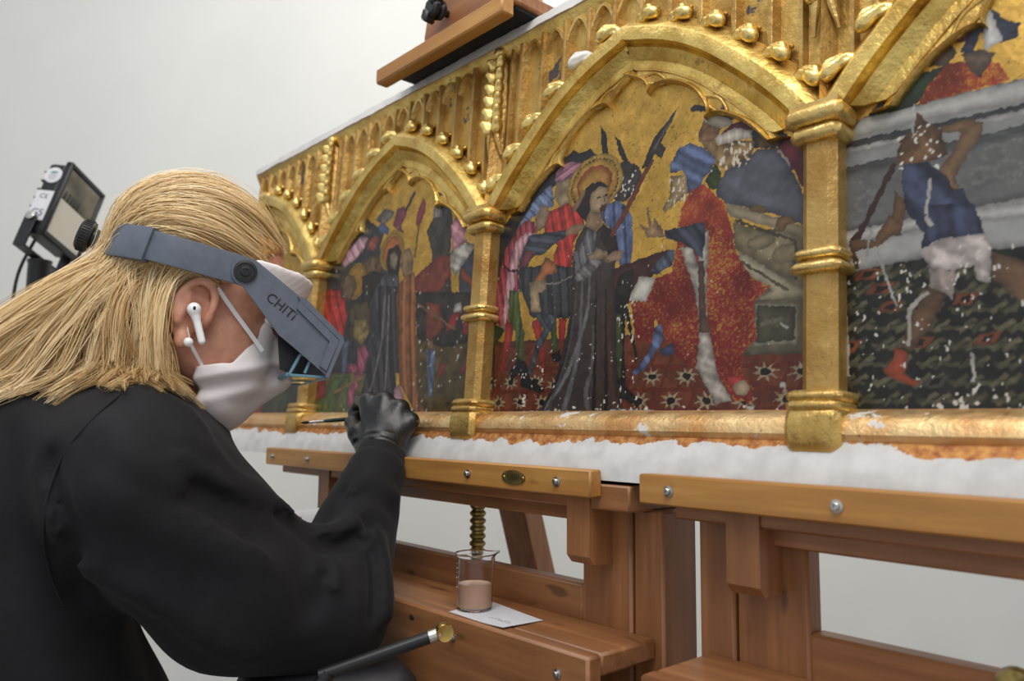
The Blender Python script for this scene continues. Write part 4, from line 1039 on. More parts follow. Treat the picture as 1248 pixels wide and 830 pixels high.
for k in range(6):
    L = .006 if k % 2 else .010; pts = []
    for a in np.linspace(0, L/R_, 6): th = math.radians(-150)+a; pts.append(((R_+.0002)*math.cos(th), (R_+.0002)*math.sin(th), .026+.0055*k))
    mb.tube(pts, .00035, 5)
mb.obj('graduation_marks', 'white_plastic', BK)
# ================================================================== the restorer
ZV = np.array([0, 0, 1.])
dh = np.array([-math.cos(YAW), math.sin(YAW), 0]); rh = np.array([math.sin(YAW), math.cos(YAW), 0])
tw = .40
FB = math.sqrt(1-tw*tw)*rh+tw*dh; RB = np.array([FB[1], -FB[0], 0])
pt = math.radians(24)
FH = math.cos(pt)*FB-math.sin(pt)*ZV; UH = math.sin(pt)*FB+math.cos(pt)*ZV
H0 = atZ(245, 365, .94)
HB = np.stack([RB, FH, UH])
def toL(P): return (P-H0)@HB.T
def toW(q): return H0+np.asarray(q, float)@HB
def hp(px, py, x):
    """head-frame point where the sight line meets the plane at side distance x"""
    k = ray(px, py); t = (x-(CAM-H0)@RB)/(k@RB); return toL(CAM+t*k)
SKIN = NT('skin'); _n = SKIN.noise(SKIN.coord(), 45, 5)
SKIN.bump(SKIN.noise(SKIN.coord(), 500, 3), .15, .0005)
SKIN.set(Base_Color=SKIN.ramp(_n, [(.35, (186, 128, 104)), (.65, (214, 160, 134))]), Roughness=.48, Subsurface_Weight=.15, Subsurface_Radius=(.01, .004, .002), Subsurface_Scale=.5); MAT['skin'] = SKIN.m

# body landmarks
SHR = atZ(165, 582, .83); ELB = atZ(398, 742, .93); WRI = atZ(465, 556, 1.095)
SHL = SHR-.34*RB-ZV*.035-FB*.06; T1 = (SHR+SHL)/2+ZV*.02+FB*.01
T2 = T1-FB*.16-ZV*.015; T3 = T1-FB*.13-ZV*.18; T4 = T1-FB*.085-ZV*.36; PEL = T1-FB*.10-ZV*.50
NK = T1+ZV*.045-FB*.035
def sd_skin_local(Q):
    X = np.abs(Q[..., 0]); S = np.stack([X, Q[..., 1], Q[..., 2]], -1)
    a = sd_ell(S, (0, -.014, .042), (.073, .093, .084))
    a = smin(a, sd_ell(S, (0, .035, -.028), (.060, .058, .082)), .03)
    a = smin(a, sd_ell(S, (.038, .052, -.028), (.026, .030, .030)), .02)      # cheeks
    a = smin(a, sd_capsule(S, (.050, .0, -.062), (.018, .072, -.098), .016, .014), .02)
    a = smin(a, sd_ell(S, (0, .078, -.098), (.022, .017, .017)), .015)
    a = smin(a, sd_capsule(S, (.004, .086, .030), (.040, .074, .028), .010, .009), .012)
    a = smax(a, -sd_ell(S, (.031, .098, .006), (.016, .014, .011)), .010)      # eye hollows
    a = smin(a, sd_capsule(S, (0, .090, .010), (0, .111, -.028), .008, .0115), .010)
    a = smin(a, sd_ell(S, (.011, .100, -.033), (.008, .009, .007)), .006)
    a = smin(a, sd_capsule(S, (0, .096, -.058), (.016, .088, -.060), .006, .004), .005)
    a = smin(a, sd_capsule(S, (0, .094, -.069), (.014, .087, -.067), .006, .004), .005)
    # ears
    S = S-np.array([0, .010, 0])
    e = sd_ell(S, (.074, -.012, -.026), (.010, .020, .033))
    e = smax(e, -sd_ell(S, (.088, -.004, -.030), (.011, .011, .017)), .005)
    rim = None; pts = []
    for t in np.radians(np.linspace(-25, 215, 13)): pts.append((.082+.003*math.sin(t), -.010+.019*math.cos(t), -.022+.030*math.sin(t)))
    for p0, p1 in zip(pts[:-1], pts[1:]):
        c = sd_capsule(S, p0, p1, .0046, .0046); rim = c if rim is None else np.minimum(rim, c)
    e = smin(e, rim, .003)
    e = smin(e, sd_capsule(S, (.083, -.020, -.012), (.083, -.018, -.044), .0042, .0042), .005)
    e = smin(e, sd_ell(S, (.079, -.004, -.060), (.006, .009, .010)), .006)
    e = smin(e, sd_ell(S, (.078, .009, -.030), (.006, .005, .009)), .005)
    return smin(a, e, .006)
def sd_skin(P):
    Q = toL(P); a = sd_skin_local(Q)
    a = smin(a, sd_capsule(P, toW((0, -.030, -.045)), NK, .054, .056), .03)
    return smin(a, sd_capsule(P, NK+RB*.11-ZV*.03, NK-RB*.11-ZV*.03, .045, .045), .04)
lo = np.min([H0-.15, NK-.16], 0); hi = np.max([H0+.16, NK+.16], 0)
V, F = surfnet(sd_skin, lo, hi, .0026)
person = link('person', np_mesh('person', V, F, 'skin'))
tag(person, 'blonde person in black jacket and white face mask bending over the painting with a brush', 'person')
for s in (-1, 1):
    mb = MB(); mb.ell(toW((s*.031, .078, .006)), (.0115, .0115, .0115), None, 20, 14); mb.obj('eye', 'white_plastic', person)

# ---- jacket
def noise3(P, sc, seed):
    r_ = np.random.default_rng(seed); a = 0
    for k in range(5):
        w = r_.normal(0, 1, 3); w = w/np.linalg.norm(w)*sc*r_.uniform(.6, 1.5); a = a+np.sin(P@w+r_.uniform(0, 6.3))
    return a/5
CUF = WRI+(ELB-WRI)*.14
FOLDS = []
def sd_jacket0(P):
    a = sd_capsule(P, T1+RB*.10, T1-RB*.10-ZV*.03-FB*.02, .100, .088)
    a = smin(a, sd_capsule(P, T1+RB*.05, T2+RB*.06, .125, .125), .05)
    a = smin(a, sd_capsule(P, T1-RB*.05, T2-RB*.06, .125, .125), .05)
    a = smin(a, sd_capsule(P, T2+RB*.06, T3+RB*.07, .125, .13), .06)
    a = smin(a, sd_capsule(P, T2-RB*.06, T3-RB*.07, .125, .13), .06)
    a = smin(a, sd_capsule(P, T3+RB*.07, T4+RB*.07, .135, .15), .06)
    a = smin(a, sd_capsule(P, T3-RB*.07, T4-RB*.07, .135, .15), .06)
    a = smin(a, sd_capsule(P, T4, PEL+ZV*.02, .17, .185), .05)
    a = smin(a, sd_capsule(P, SHR, (SHR+ELB)/2-ZV*.040, .096, .094), .035)
    b = sd_capsule(P, (SHR+ELB)/2-ZV*.040, ELB, .094, .076)
    a = smin(a, b, .012)
    a = smin(a, sd_capsule(P, ELB, CUF, .072, .040), .016)
    # far arm reaching down to the slab
    EL = SHL-ZV*.15+FB*.15-RB*.02; WL = PAL+np.array([.02, -.03, -.02])
    a = smin(a, sd_capsule(P, SHL-ZV*.01, EL, .075, .065), .03)
    a = smin(a, sd_capsule(P, EL, WL+(EL-WL)*.12, .068, .042), .02)
    # collar
    a = smin(a, sd_capsule(P, NK-ZV*.01, NK+(toW((0, -.03, -.05))-NK)*.25, .078, .072), .02)
    return a
PAL = atZ(358, 636, 1.14)                    # the white slab in the far hand
def cast(f, px, py, z0=.5, z1=1.6):
    k = ray(px, py); t = z0
    for _ in range(200):
        p_ = CAM+t*k; dd = float(f(p_[None])[0])
        if dd < .0006: return p_
        t += max(dd*.7, .0008)
        if t > z1: return None
    return None
def fold(pts, r, h):
    """raised (h>0) or sunk (h<0) crease along a photo polyline"""
    q = [cast(sd_jacket0, *p_) for p_ in pts]; q = [x for x in q if x is not None]
    for a, b in zip(q[:-1], q[1:]): FOLDS.append((a, b, r, h))
for pts, r, h in [([(150, 470), (185, 490), (225, 530), (250, 550)], .016, .007), ([(190, 480), (225, 500), (245, 525)], .012, .006), ([(255, 545), (275, 575), (300, 592)], .012, .006),
                  ([(345, 628), (368, 660), (372, 700), (378, 738)], .016, -.008), ([(360, 640), (390, 665), (425, 660), (452, 640)], .014, -.012), ([(395, 650), (425, 640), (455, 650), (468, 690), (470, 745)], .014, .012),
                  ([(375, 700), (390, 728), (398, 705)], .012, -.007), ([(400, 672), (412, 690), (405, 712)], .010, .006), ([(455, 640), (458, 690), (455, 750)], .010, -.009), ([(250, 600), (300, 640), (345, 655)], .020, -.007), ([(120, 600), (200, 640), (300, 680)], .022, .006),
                  ([(110, 690), (170, 720), (240, 770), (300, 800)], .018, .006), ([(225, 560), (270, 590), (320, 600), (350, 625)], .014, .007), ([(60, 560), (90, 650), (100, 720)], .016, -.006), ([(210, 590), (160, 560), (130, 520)], .016, .005),
                  ([(20, 480), (60, 540), (70, 640)], .02, .005), ([(420, 600), (445, 600), (478, 622)], .010, -.004), ([(428, 600), (448, 582), (482, 605)], .008, .006)]:
    fold(pts, r, h)
def sd_jacket(P):
    a = sd_jacket0(P)
    near = np.abs(a) < .06
    if near.any():
        Q = P[near]; d_ = np.zeros(len(Q))
        for (p0, p1, r, h) in FOLDS:
            ab = p1-p0; t = np.clip(((Q-p0)@ab)/(ab@ab+1e-9), 0, 1); g = np.linalg.norm(Q-p0-t[:, None]*ab, axis=-1)
            e = 1.5*h*np.exp(-(g/r)**2); d_ = np.where(np.abs(e) > np.abs(d_), e, d_)
        d_ += .0042*noise3(Q, 36, 3)+.0022*noise3(Q, 80, 5)
        a[near] = a[near]-d_
    return a
CLOTH = NT('jacket_cloth'); _v = CLOTH.coord(); _n = CLOTH.noise(_v, 900, 2)
CLOTH.bump(CLOTH.math('ADD', _n, CLOTH.math('MULTIPLY', CLOTH.noise(_v, 24, 4), 3.)), .25, .002)
CLOTH.set(Base_Color=CLOTH.ramp(CLOTH.noise(_v, 14, 4), [(.35, (18, 18, 21)), (.7, (28, 28, 32))]), Roughness=.78, Sheen_Weight=.05, Sheen_Roughness=.45, Specular_IOR_Level=.3); MAT['jacket_cloth'] = CLOTH.m
ext = np.stack([SHR, SHL, ELB, CUF, T1, T2, T3, T4, PEL, PAL])
lo = ext.min(0)-.20; hi = ext.max(0)+.20; hi[2] = T1[2]+.17; lo[2] = PEL[2]-.10
V, F = surfnet(sd_jacket, lo, hi, .0068)
jacket = link('jacket', np_mesh('jacket', V, F, 'jacket_cloth'), person)
# armhole and sleeve seams
def seam(pts, r=.0014):
    q = [cast(sd_jacket, *p_) for p_ in pts]; q = np.array([x-.0016*FW for x in q if x is not None])
    t = np.linspace(0, len(q)-1, len(q)*5); q = np.stack([np.interp(t, np.arange(len(q)), q[:, k]) for k in range(3)], 1)
    for _ in range(2): q[1:-1] = (q[:-2]+q[1:-1]*2+q[2:])/4
    mb = MB(); mb.tube(q, r, 6); mb.obj('seam', 'seam_thread', jacket)
plain('seam_thread', (22, 22, 26), .9)
seam([(182, 455), (150, 478), (118, 505), (90, 536), (70, 570), (58, 605), (54, 640), (56, 675), (64, 708), (78, 738)])
# under-cuff of the sleeve
d_arm = (WRI-ELB)/np.linalg.norm(WRI-ELB)
def sd_cuff(P):
    a = sd_capsule(P, CUF-d_arm*.03, WRI+d_arm*.000, .039, .0345)
    return a-.0012*noise3(P, 120, 8)-.0008*noise3(P, 260, 9)
V, F = surfnet(sd_cuff, np.minimum(CUF, WRI)-.07, np.maximum(CUF, WRI)+.07, .0032)
link('cuff', np_mesh('cuff', V, F, 'jacket_cloth'), person)

# ---- gloved painting hand
ZS = .965
h_ = lambda px, py, Z: atZ(px, py, Z*ZS)
KN = [h_(449, 490, 1.186), h_(469, 489, 1.176), h_(488, 498, 1.166), h_(501, 513, 1.158)]
FIN = [[KN[0], h_(440, 489, 1.224), h_(432, 503, 1.236), h_(433, 515, 1.222)], [KN[1], h_(458, 489, 1.222), h_(446, 504, 1.238), h_(440, 518, 1.228)],
       [KN[2], h_(480, 500, 1.212), h_(465, 512, 1.226), h_(455, 525, 1.212)], [KN[3], h_(496, 517, 1.200), h_(482, 527, 1.210), h_(471, 535, 1.192)]]
THB = [h_(450, 545, 1.150), h_(436, 528, 1.168), h_(430, 516, 1.196), h_(436, 510, 1.222)]
WR2 = h_(466, 548, 1.142)
def sd_glove(P):
    a = sd_capsule(P, WR2+(WRI-WR2)*.6, WR2, .034, .033)
    for K, r in zip(KN, (.0150, .0150, .0140, .0125)): a = smin(a, sd_capsule(P, WR2, K, .024, r), .010)
    for fi, ch in enumerate(FIN):
        rr = [(.0118, .0108, .0100, .0088), (.0118, .0108, .0100, .0088), (.0112, .0102, .0094, .0084), (.0100, .0092, .0086, .0078)][fi]; g = None
        for k in range(3):
            c = sd_capsule(P, ch[k], ch[k+1], rr[k], rr[k+1]); g = c if g is None else smin(g, c, .003)
        a = smin(a, g, .0035)
    g = None
    for k, (r0, r1) in enumerate(((.019, .0145), (.0145, .0118), (.0118, .0095))):
        c = sd_capsule(P, THB[k], THB[k+1], r0, r1); g = c if g is None else smin(g, c, .004)
    a = smin(a, g, .006)
    # wrinkled rubber gathered at the wrist and knuckles
    t = (P-WR2)@d_arm
    a = a-.0016*np.exp(-((t+.004)/.004)**2)-.0012*np.exp(-((t-.006)/.0035)**2)+.0014*np.exp(-((t-.001)/.003)**2)
    return a-.0006*noise3(P, 210, 4)
lo = np.min(np.stack([WRI, WR2]+KN+[q for c in FIN for q in c]+THB), 0)-.045; hi = np.max(np.stack([WRI, WR2]+KN+[q for c in FIN for q in c]+THB), 0)+.045
V, F = surfnet(sd_glove, lo, hi, .0024)
GL = NT('black_nitrile'); GL.bump(GL.noise(GL.coord(), 90, 5, .6), .35, .002); GL.set(Base_Color=rgba((20, 20, 22)), Roughness=.36, Specular_IOR_Level=.55); MAT['black_nitrile'] = GL.m
link('glove', np_mesh('glove', V, F, 'black_nitrile'), person)['label'] = 'black rubber glove'
# glove on the far hand, under the slab
def sd_glove2(P):
    c = PAL+np.array([0, 0, -.022]); a = sd_ell(P, c, (.040, .045, .014)); a = smin(a, sd_capsule(P, c, c+np.array([.025, -.06, -.015]), .030, .030), .02)
    for k in range(4):
        b0 = c+np.array([-.030+.02*k, .030, .002]); b1 = b0+np.array([-.006, .035, .004]); b2 = b1+np.array([-.002, .022, .003])
        a = smin(a, np.minimum(sd_capsule(P, b0, b1, .0105, .0095), sd_capsule(P, b1, b2, .0095, .008)), .004)
    t0 = c+np.array([.035, -.01, .0]); return smin(a, np.minimum(sd_capsule(P, t0, t0+np.array([.018, .02, .006]), .013, .011), sd_capsule(P, t0+np.array([.018, .02, .006]), t0+np.array([.020, .045, .008]), .011, .009)), .006)
V, F = surfnet(sd_glove2, PAL-np.array([.09, .13, .09]), PAL+np.array([.1, .13, .05]), .004)
link('glove', np_mesh('glove', V, F, 'black_nitrile'), person)

# ---- trousers and shoes (below the frame)
plain('trouser_cloth', (44, 44, 50), .85, var=.1)
KR = PEL+FB*.34+RB*.13-ZV*.02; KL = PEL+FB*.34-RB*.13-ZV*.02
AR = np.array([KR[0]-.06*FB[0], KR[1]-.06*FB[1], .10]); AL = np.array([KL[0]-.06*FB[0], KL[1]-.06*FB[1], .10])
def sd_tr(P):
    a = sd_capsule(P, PEL+RB*.07, PEL-RB*.07, .14, .14)
    for k, q in ((KR, AR), (KL, AL)):
        s = 1 if k is KR else -1
        a = smin(a, sd_capsule(P, PEL+RB*.09*s, k, .098, .075), .04); a = smin(a, sd_capsule(P, k, q, .075, .055), .02)
    return a-.003*noise3(P, 40, 2)
ex2 = np.stack([PEL, KR, KL, AR, AL]); V, F = surfnet(sd_tr, ex2.min(0)-.17, ex2.max(0)+.17, .011)
link('trousers', np_mesh('trousers', V, F, 'trouser_cloth'), person)
for q in (AR, AL):
    def sd_sh(P): 
        b = np.array([q[0], q[1], .045]); a = sd_capsule(P, b-FB*.03, b+FB*.15, .042, .036); return smax(smin(a, sd_capsule(P, b, b+ZV*.05, .045, .05), .02), -(P[..., 2]-.002), .004)
    V, F = surfnet(sd_sh, np.array([q[0], q[1], .0])-.22, np.array([q[0], q[1], .1])+.22, .008)
    link('shoe', np_mesh('shoe', V, F, 'black_rubber'), person)

# ---- face mask
MK = NT('mask_cloth'); MK.bump(MK.noise(MK.coord(), 700, 2), .25, .0008); MK.set(Base_Color=rgba((228, 222, 222)), Roughness=.85); MAT['mask_cloth'] = MK.m
def sd_mask(P):
    Q = toL(P); S = np.stack([np.abs(Q[..., 0]), Q[..., 1], Q[..., 2]], -1)
    a = sd_ell(S, (0, .046, -.070), (.068, .066, .060))
    a = smin(a, sd_capsule(S, (0, .082, .002), (0, .116, -.038), .017, .020), .030)
    a = smin(a, sd_capsule(S, (.034, .072, -.006), (.036, .076, -.05), .018, .022), .02)
    a = smin(a, sd_ell(S, (.0, .062, -.108), (.058, .040, .026)), .02)
    a = smin(a, sd_capsule(S, (0, .112, -.050), (0, .080, -.112), .020, .022), .022)
    a = smin(a, sd_capsule(S, (.046, .030, -.062), (.030, .070, -.060), .024, .030), .02)
    # cut: upper edge slants from the nose to the jaw, rear edge in front of the ear
    zl = np.interp(Q[..., 1], [-.02, .03, .064, .0705, .0755, .112], [-.096, -.079, -.060, -.036, .002, -.008])
    up = (Q[..., 2]-zl)*.55
    back = (-(Q[..., 1]-.030)-.55*(Q[..., 2]+.079))*.85
    a = smax(a, up, .003); a = smax(a, back, .003)
    # sewn pleat running from cheek to nose
    t = (Q[..., 2]+.070)*.80-(Q[..., 1]-.066)*.60
    a = a-.0030*np.exp(-(t/.006)**2)+.0036*np.exp(-((t+.012)/.007)**2)-.002*np.exp(-((t+.026)/.007)**2)
    t2 = Q[..., 1]-.022-.1*Q[..., 2]; a = a+.0010*np.exp(-(t2/.002)**2)
    return a-.0016*noise3(P, 80, 6)-.0007*noise3(P, 170, 16)
V, F = surfnet(sd_mask, H0-.19, H0+.17, .0028)
mask = link('face_mask', np_mesh('face_mask', V, F, 'mask_cloth'), person); mask['label'] = 'white cloth face mask'
def strap(pts, r=(.0024, .0006)):
    P = np.array([toW(q) for q in pts]); t = np.linspace(0, len(P)-1, 24); P = np.stack([np.interp(t, np.arange(len(P)), P[:, k]) for k in range(3)], 1)
    for _ in range(3): P[1:-1] = (P[:-2]+P[1:-1]*2+P[2:])/4
    T = np.gradient(P, axis=0); T /= np.linalg.norm(T, axis=1)[:, None]; mb = MB(); V = []
    for p_, t_ in zip(P, T):
        s = np.cross(t_, RB); s /= np.linalg.norm(s)
        for a, b in ((1, 1), (-1, 1), (-1, -1), (1, -1)): V.append(p_+s*r[0]*a+RB*r[1]*b)
    m = len(P); F = [(i*4+j, (i+1)*4+j, (i+1)*4+(j+1) % 4, i*4+(j+1) % 4) for i in range(m-1) for j in range(4)]+[(0, 1, 2, 3), (4*m-4, 4*m-1, 4*m-2, 4*m-3)]
    mb.add(V, F); mb.obj('strap', 'white_plastic', mask)
strap([hp(320, 428, .062), hp(311, 415, .064), hp(303, 404, .067), hp(286, 381, .072), hp(265, 351, .080)])
strap([hp(250, 452, .060), hp(238, 430, .076), hp(230, 415, .083), hp(224, 385, .078)], (.0018, .0005))
# pearl earring
mb = MB(); mb.ell(toW(hp(229.5, 417, .089)), (.0052, .0052, .0052), None, 20, 14); mb.obj('earring', 'white_plastic', person)['label'] = 'white pearl earring'

# ================================================================== hair
def sd_hairbody(P):
    return np.minimum(sd_skin_local(toL(P))-.0, sd_capsule(P, toW((0, -.030, -.045)), NK, .056, .06))
def grad(f, P, e=.003):
    g = np.stack([f(P+np.array(q)*e)-f(P-np.array(q)*e) for q in ((1, 0, 0), (0, 1, 0), (0, 0, 1))], -1)
    return g/(np.linalg.norm(g, axis=-1)[..., None]+1e-9)
hr = np.random.default_rng(11)
roots = []
while len(roots) < 860:
    v = hr.normal(0, 1, 3); v /= np.linalg.norm(v); q = np.array([0, -.014, .042])+v*np.array([.075, .095, .086])
    line_y = .026+.55*(q[2]-.03) if q[2] > 0 else -.018+.4*(q[2])
    if q[1] < line_y and q[2] > -.055 and not (q[0] < -.02 and hr.random() < .62): roots.append(q)
for _ in range(90):                     # locks falling over the back of the near ear
    yy = hr.uniform(-.050, -.006); zz_ = hr.uniform(.0, .045); roots.append(np.array([.073*math.sqrt(max(0, 1-((yy+.014)/.095)**2-((zz_-.042)/.09)**2)), yy, zz_]))
roots = np.array(roots); G = len(roots); EARL = np.arange(G) >= G-90
P = toW(roots); NST = 17
path = [P.copy()]; Vd = np.repeat(-FH[None], G, 0)
side = np.sign(roots[:, 0]); swirl = hr.normal(0, .13, (G, 3)); phz = hr.uniform(0, 6.3, G)
off = .004+.011*hr.random(G)
off2 = .004+.012*hr.random(G)
# how far a lock is thrown back over the shoulder; locks by the ear fall straight down
beh = np.clip((-roots[:, 1]-.040)/.040+hr.normal(0, .28, G), 0, 1); beh = np.where(roots[:, 2] > .06, np.maximum(beh, hr.uniform(.1, 1, G)), beh)
beh = np.where(EARL, hr.uniform(0, .12, G), beh)
length = np.where(beh > .35, hr.uniform(.27, .38, G), hr.uniform(.21, .27, G))
length *= np.clip(.66+(roots[:, 2]+.05)/.15*.38, .64, 1.05); length = np.where(EARL, hr.uniform(.15, .19, G), length); stp = length/(NST-1)
for k in range(NST-1):
    arc = k*stp; Q = toL(P)
    comb = -FH[None]*1.0+side[:, None]*RB[None]*.34-UH[None]*(.02+.55*np.clip(-Q[:, 1:2]/.09, 0, 1))
    drop = -ZV[None]*.80-FB[None]*(1.05*beh-.13)[:, None]
    comb = np.where(EARL[:, None], -ZV[None]*1.0-FB[None]*.12+RB[None]*.10, comb); drop = np.where(EARL[:, None], -ZV[None]*1.0+FB[None]*.04, drop)
    wdrop = np.clip((-Q[:, 1]-.045)/.05, 0, 1)*np.clip((.05-Q[:, 2])/.05, 0, 1)+np.clip((-Q[:, 2]+.00)/.03, 0, 1)+np.clip((arc-.17)/.05, 0, 1); wdrop = np.clip(wdrop, 0, 1)[:, None]
    tgt = comb*(1-wdrop)+drop*wdrop+swirl*np.sin(arc*38+phz)[:, None]*(.5+1.6*k/NST)
    tgt /= np.linalg.norm(tgt, axis=1)[:, None]
    Vd = Vd*.55+tgt*.45; Vd /= np.linalg.norm(Vd, axis=1)[:, None]
    P = P+Vd*stp[:, None]
    for it in range(3):
        d1 = sd_hairbody(P); o_ = off*min(1., .35+k*.35); m = d1 < o_
        if m.any(): g = grad(sd_hairbody, P[m]); P[m] += g*(o_[m]-d1[m])[:, None]; Vd[m] -= g*np.minimum(0, (Vd[m]*g).sum(1))[:, None]
        zc = toL(P)[:, 2]; lim = np.where(zc > .045, .020, .015)+np.clip(-.005-zc, 0, 1)*1.2      # pressed in by the headband
        d1 = sd_hairbody(P); m = d1 > lim
        if m.any(): g = grad(sd_hairbody, P[m]); P[m] -= g*np.minimum(.012, d1[m]-lim[m])[:, None]
        d2 = sd_jacket0(P); m = d2 < off2
        if m.any():
            g = grad(sd_jacket0, P[m]); P[m] += g*(off2[m]-d2[m])[:, None]
            Vd[m] -= g*np.minimum(0, (Vd[m]*g).sum(1))[:, None]
            Vd[m] += (-FB[None]*.55+RB[None]*.05)*beh[m][:, None]
    Vd /= np.linalg.norm(Vd, axis=1)[:, None]+1e-9
    path.append(P.copy())
path = np.stack(path, 1)                       # G x NST x 3
for _ in range(2): path[:, 1:-1] = (path[:, :-2]+2*path[:, 1:-1]+path[:, 2:])/4
CH = 20; tt = np.linspace(0, 1, NST)
offs = hr.normal(0, 1, (G, CH, 3)); offs *= (.0046*(.45+.55*hr.random((G, CH, 1))))
wav = hr.normal(0, 1, (G, CH, 3))*.0013; phs = hr.uniform(0, 6.28, (G, CH, 1))
St = np.empty((G, CH, NST, 3))
for k in range(NST):
    taper = .55+.9*math.sin(math.pi*min(1, tt[k]*.9+.1))*.6-.75*max(0, tt[k]-.6)
    St[:, :, k] = path[:, None, k]+offs*taper+wav*np.sin(phs+tt[k]*9)*(.3+tt[k])
fl = St.reshape(-1, 3); d1 = sd_hairbody(fl); m = d1 < .0022; fl[m] += grad(sd_hairbody, fl[m])*(.0022-d1[m])[:, None]   # strands stay above the skin
St = fl.reshape(-1, NST, 3)
N = len(St); T = np.gradient(St, axis=1); T /= np.linalg.norm(T, axis=2)[..., None]+1e-9
nrm = St-toW((0, -.02, .02)); nrm += hr.normal(0, .05, (N, 1, 3)); nrm /= np.linalg.norm(nrm, axis=2)[..., None]
Bw = np.cross(T, nrm); Bw /= np.linalg.norm(Bw, axis=2)[..., None]+1e-9; Nw = np.cross(Bw, T)
rad = (.00030+.00026*hr.random((N, 1)))*(1-.7*tt[None]**3); rad = rad[..., None]
Vh = np.stack([St-Bw*rad, St+Nw*rad*.7, St+Bw*rad], 2).reshape(-1, 3)   # shallow roof-shaped strand: index ((n*NST)+k)*3+j
n_i, k_i, j_i = np.meshgrid(np.arange(N), np.arange(NST-1), np.arange(2), indexing='ij'); b0 = (n_i*NST+k_i)*3
Fh_ = np.stack([b0+j_i, b0+j_i+1, b0+3+j_i+1, b0+3+j_i], -1).reshape(-1, 4)
me = np_mesh('hair', Vh, Fh_, None)
shade = np.clip(hr.beta(2.2, 2.0, (G, 1))*.7+hr.random((G, CH))*.30, 0, 1).reshape(-1)
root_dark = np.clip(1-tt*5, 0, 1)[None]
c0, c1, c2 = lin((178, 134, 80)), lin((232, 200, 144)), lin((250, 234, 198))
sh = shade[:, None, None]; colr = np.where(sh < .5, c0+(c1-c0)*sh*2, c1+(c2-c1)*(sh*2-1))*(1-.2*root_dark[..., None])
colr = np.broadcast_to(colr[:, :, None, :], (N, NST, 3, 3)).reshape(-1, 3)
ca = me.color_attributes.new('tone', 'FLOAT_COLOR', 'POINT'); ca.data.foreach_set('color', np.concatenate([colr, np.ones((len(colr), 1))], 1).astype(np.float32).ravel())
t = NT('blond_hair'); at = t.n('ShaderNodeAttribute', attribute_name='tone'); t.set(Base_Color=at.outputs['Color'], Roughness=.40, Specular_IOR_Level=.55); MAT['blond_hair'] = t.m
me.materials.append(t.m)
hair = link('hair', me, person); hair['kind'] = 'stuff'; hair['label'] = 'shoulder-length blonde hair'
# soft under-layer so that no scalp shows between the locks
def sd_cap(P):
    Q = toL(P); a = sd_ell(Q, (0, -.014, .042), (.0785, .0985, .0895))
    ly = np.where(Q[..., 2] > 0, .022+.55*(Q[..., 2]-.03), -.024+.4*Q[..., 2])
    return smax(smax(a, Q[..., 1]-ly, .006), -(Q[..., 2]+.075), .006)
V, F = surfnet(sd_cap, H0-.15, H0+.17, .0042)
plain('hair_base', (170, 128, 76), .6, var=.25, nscale=160)
link('hair_underlayer', np_mesh('hair_underlayer', V, F, 'hair_base'), hair)
# ================================================================== head magnifier
plain('slate_plastic', (90, 97, 110), .42, var=.06, nscale=80, bump=.06)
plain('teal_plastic', (96, 134, 150), .4, var=.06)
t = NT('lens_glass'); t.set(Base_Color=(1, .97, .95, 1), Roughness=.02, Transmission_Weight=1., IOR=1.15); MAT['lens_glass'] = t.m
VIS = thing('head_magnifier', 'slate grey headband magnifier with flip-down visor worn over the blonde hair', 'magnifier', H0)
def strip(path, up, hgt, thick, name, mat, parent=None):
    """band standing on edge along a head-frame path"""
    P = np.array([toW(q) for q in path]); up = np.asarray(up, float)
    T = np.gradient(P, axis=0); T /= np.linalg.norm(T, axis=1)[:, None]; mb = MB(); V = []
    hg = np.broadcast_to(np.asarray(hgt, float), (len(P),))
    for p_, t_, h in zip(P, T, hg):
        n = np.cross(t_, up); n /= np.linalg.norm(n); u_ = np.cross(n, t_)
        for a, b in ((1, 1), (.85, 1.25), (-.85, 1.25), (-1, 1), (-1, -1), (1, -1)): V.append(p_+u_*h/2*a+n*thick/2*b)
    m = len(P); k = 6; F = [(i*k+j, (i+1)*k+j, (i+1)*k+(j+1) % k, i*k+(j+1) % k) for i in range(m-1) for j in range(k)]+[tuple(range(k)), tuple(range((m-1)*k, m*k))[::-1]]
    mb.add(V, F); return wpart(mb, name, mat, VIS)
def spline(pts, n=40):
    P = np.array(pts, float); t = np.linspace(0, len(P)-1, n); out = []
    for x in t:
        i = min(int(x), len(P)-2); f = x-i; p0, p1, p2, p3 = P[max(i-1, 0)], P[i], P[i+1], P[min(i+2, len(P)-1)]
        out.append(.5*((2*p1)+(-p0+p2)*f+(2*p0-5*p1+4*p2-p3)*f*f+(-p0+3*p1-3*p2+p3)*f**3))
    return np.array(out)
mir = lambda q: np.array([-q[0], q[1], q[2]])
pv = hp(299, 331, .098); md = hp(222, 309, .103); m2 = hp(184, 299, .092); bk1 = hp(152, 294, .064); bk = hp(132, 294, .022)
half = [bk*np.array([0, 1, 1])+np.array([0, -.003, 0]), bk, bk1, m2, md, pv]
full = [mir(q) for q in half[::-1]]+half[1:]
band_up = UH*.93+FH*.37*0+UH*.0
strip(spline(full, 80), UH-.18*FH, .033, .0035, 'headband', 'slate_plastic')
strip(spline([mir(m2), mir(bk1), mir(bk), half[0], bk, bk1, m2], 44), UH-.12*FH, .038, .009, 'rear_housing', 'slate_plastic')
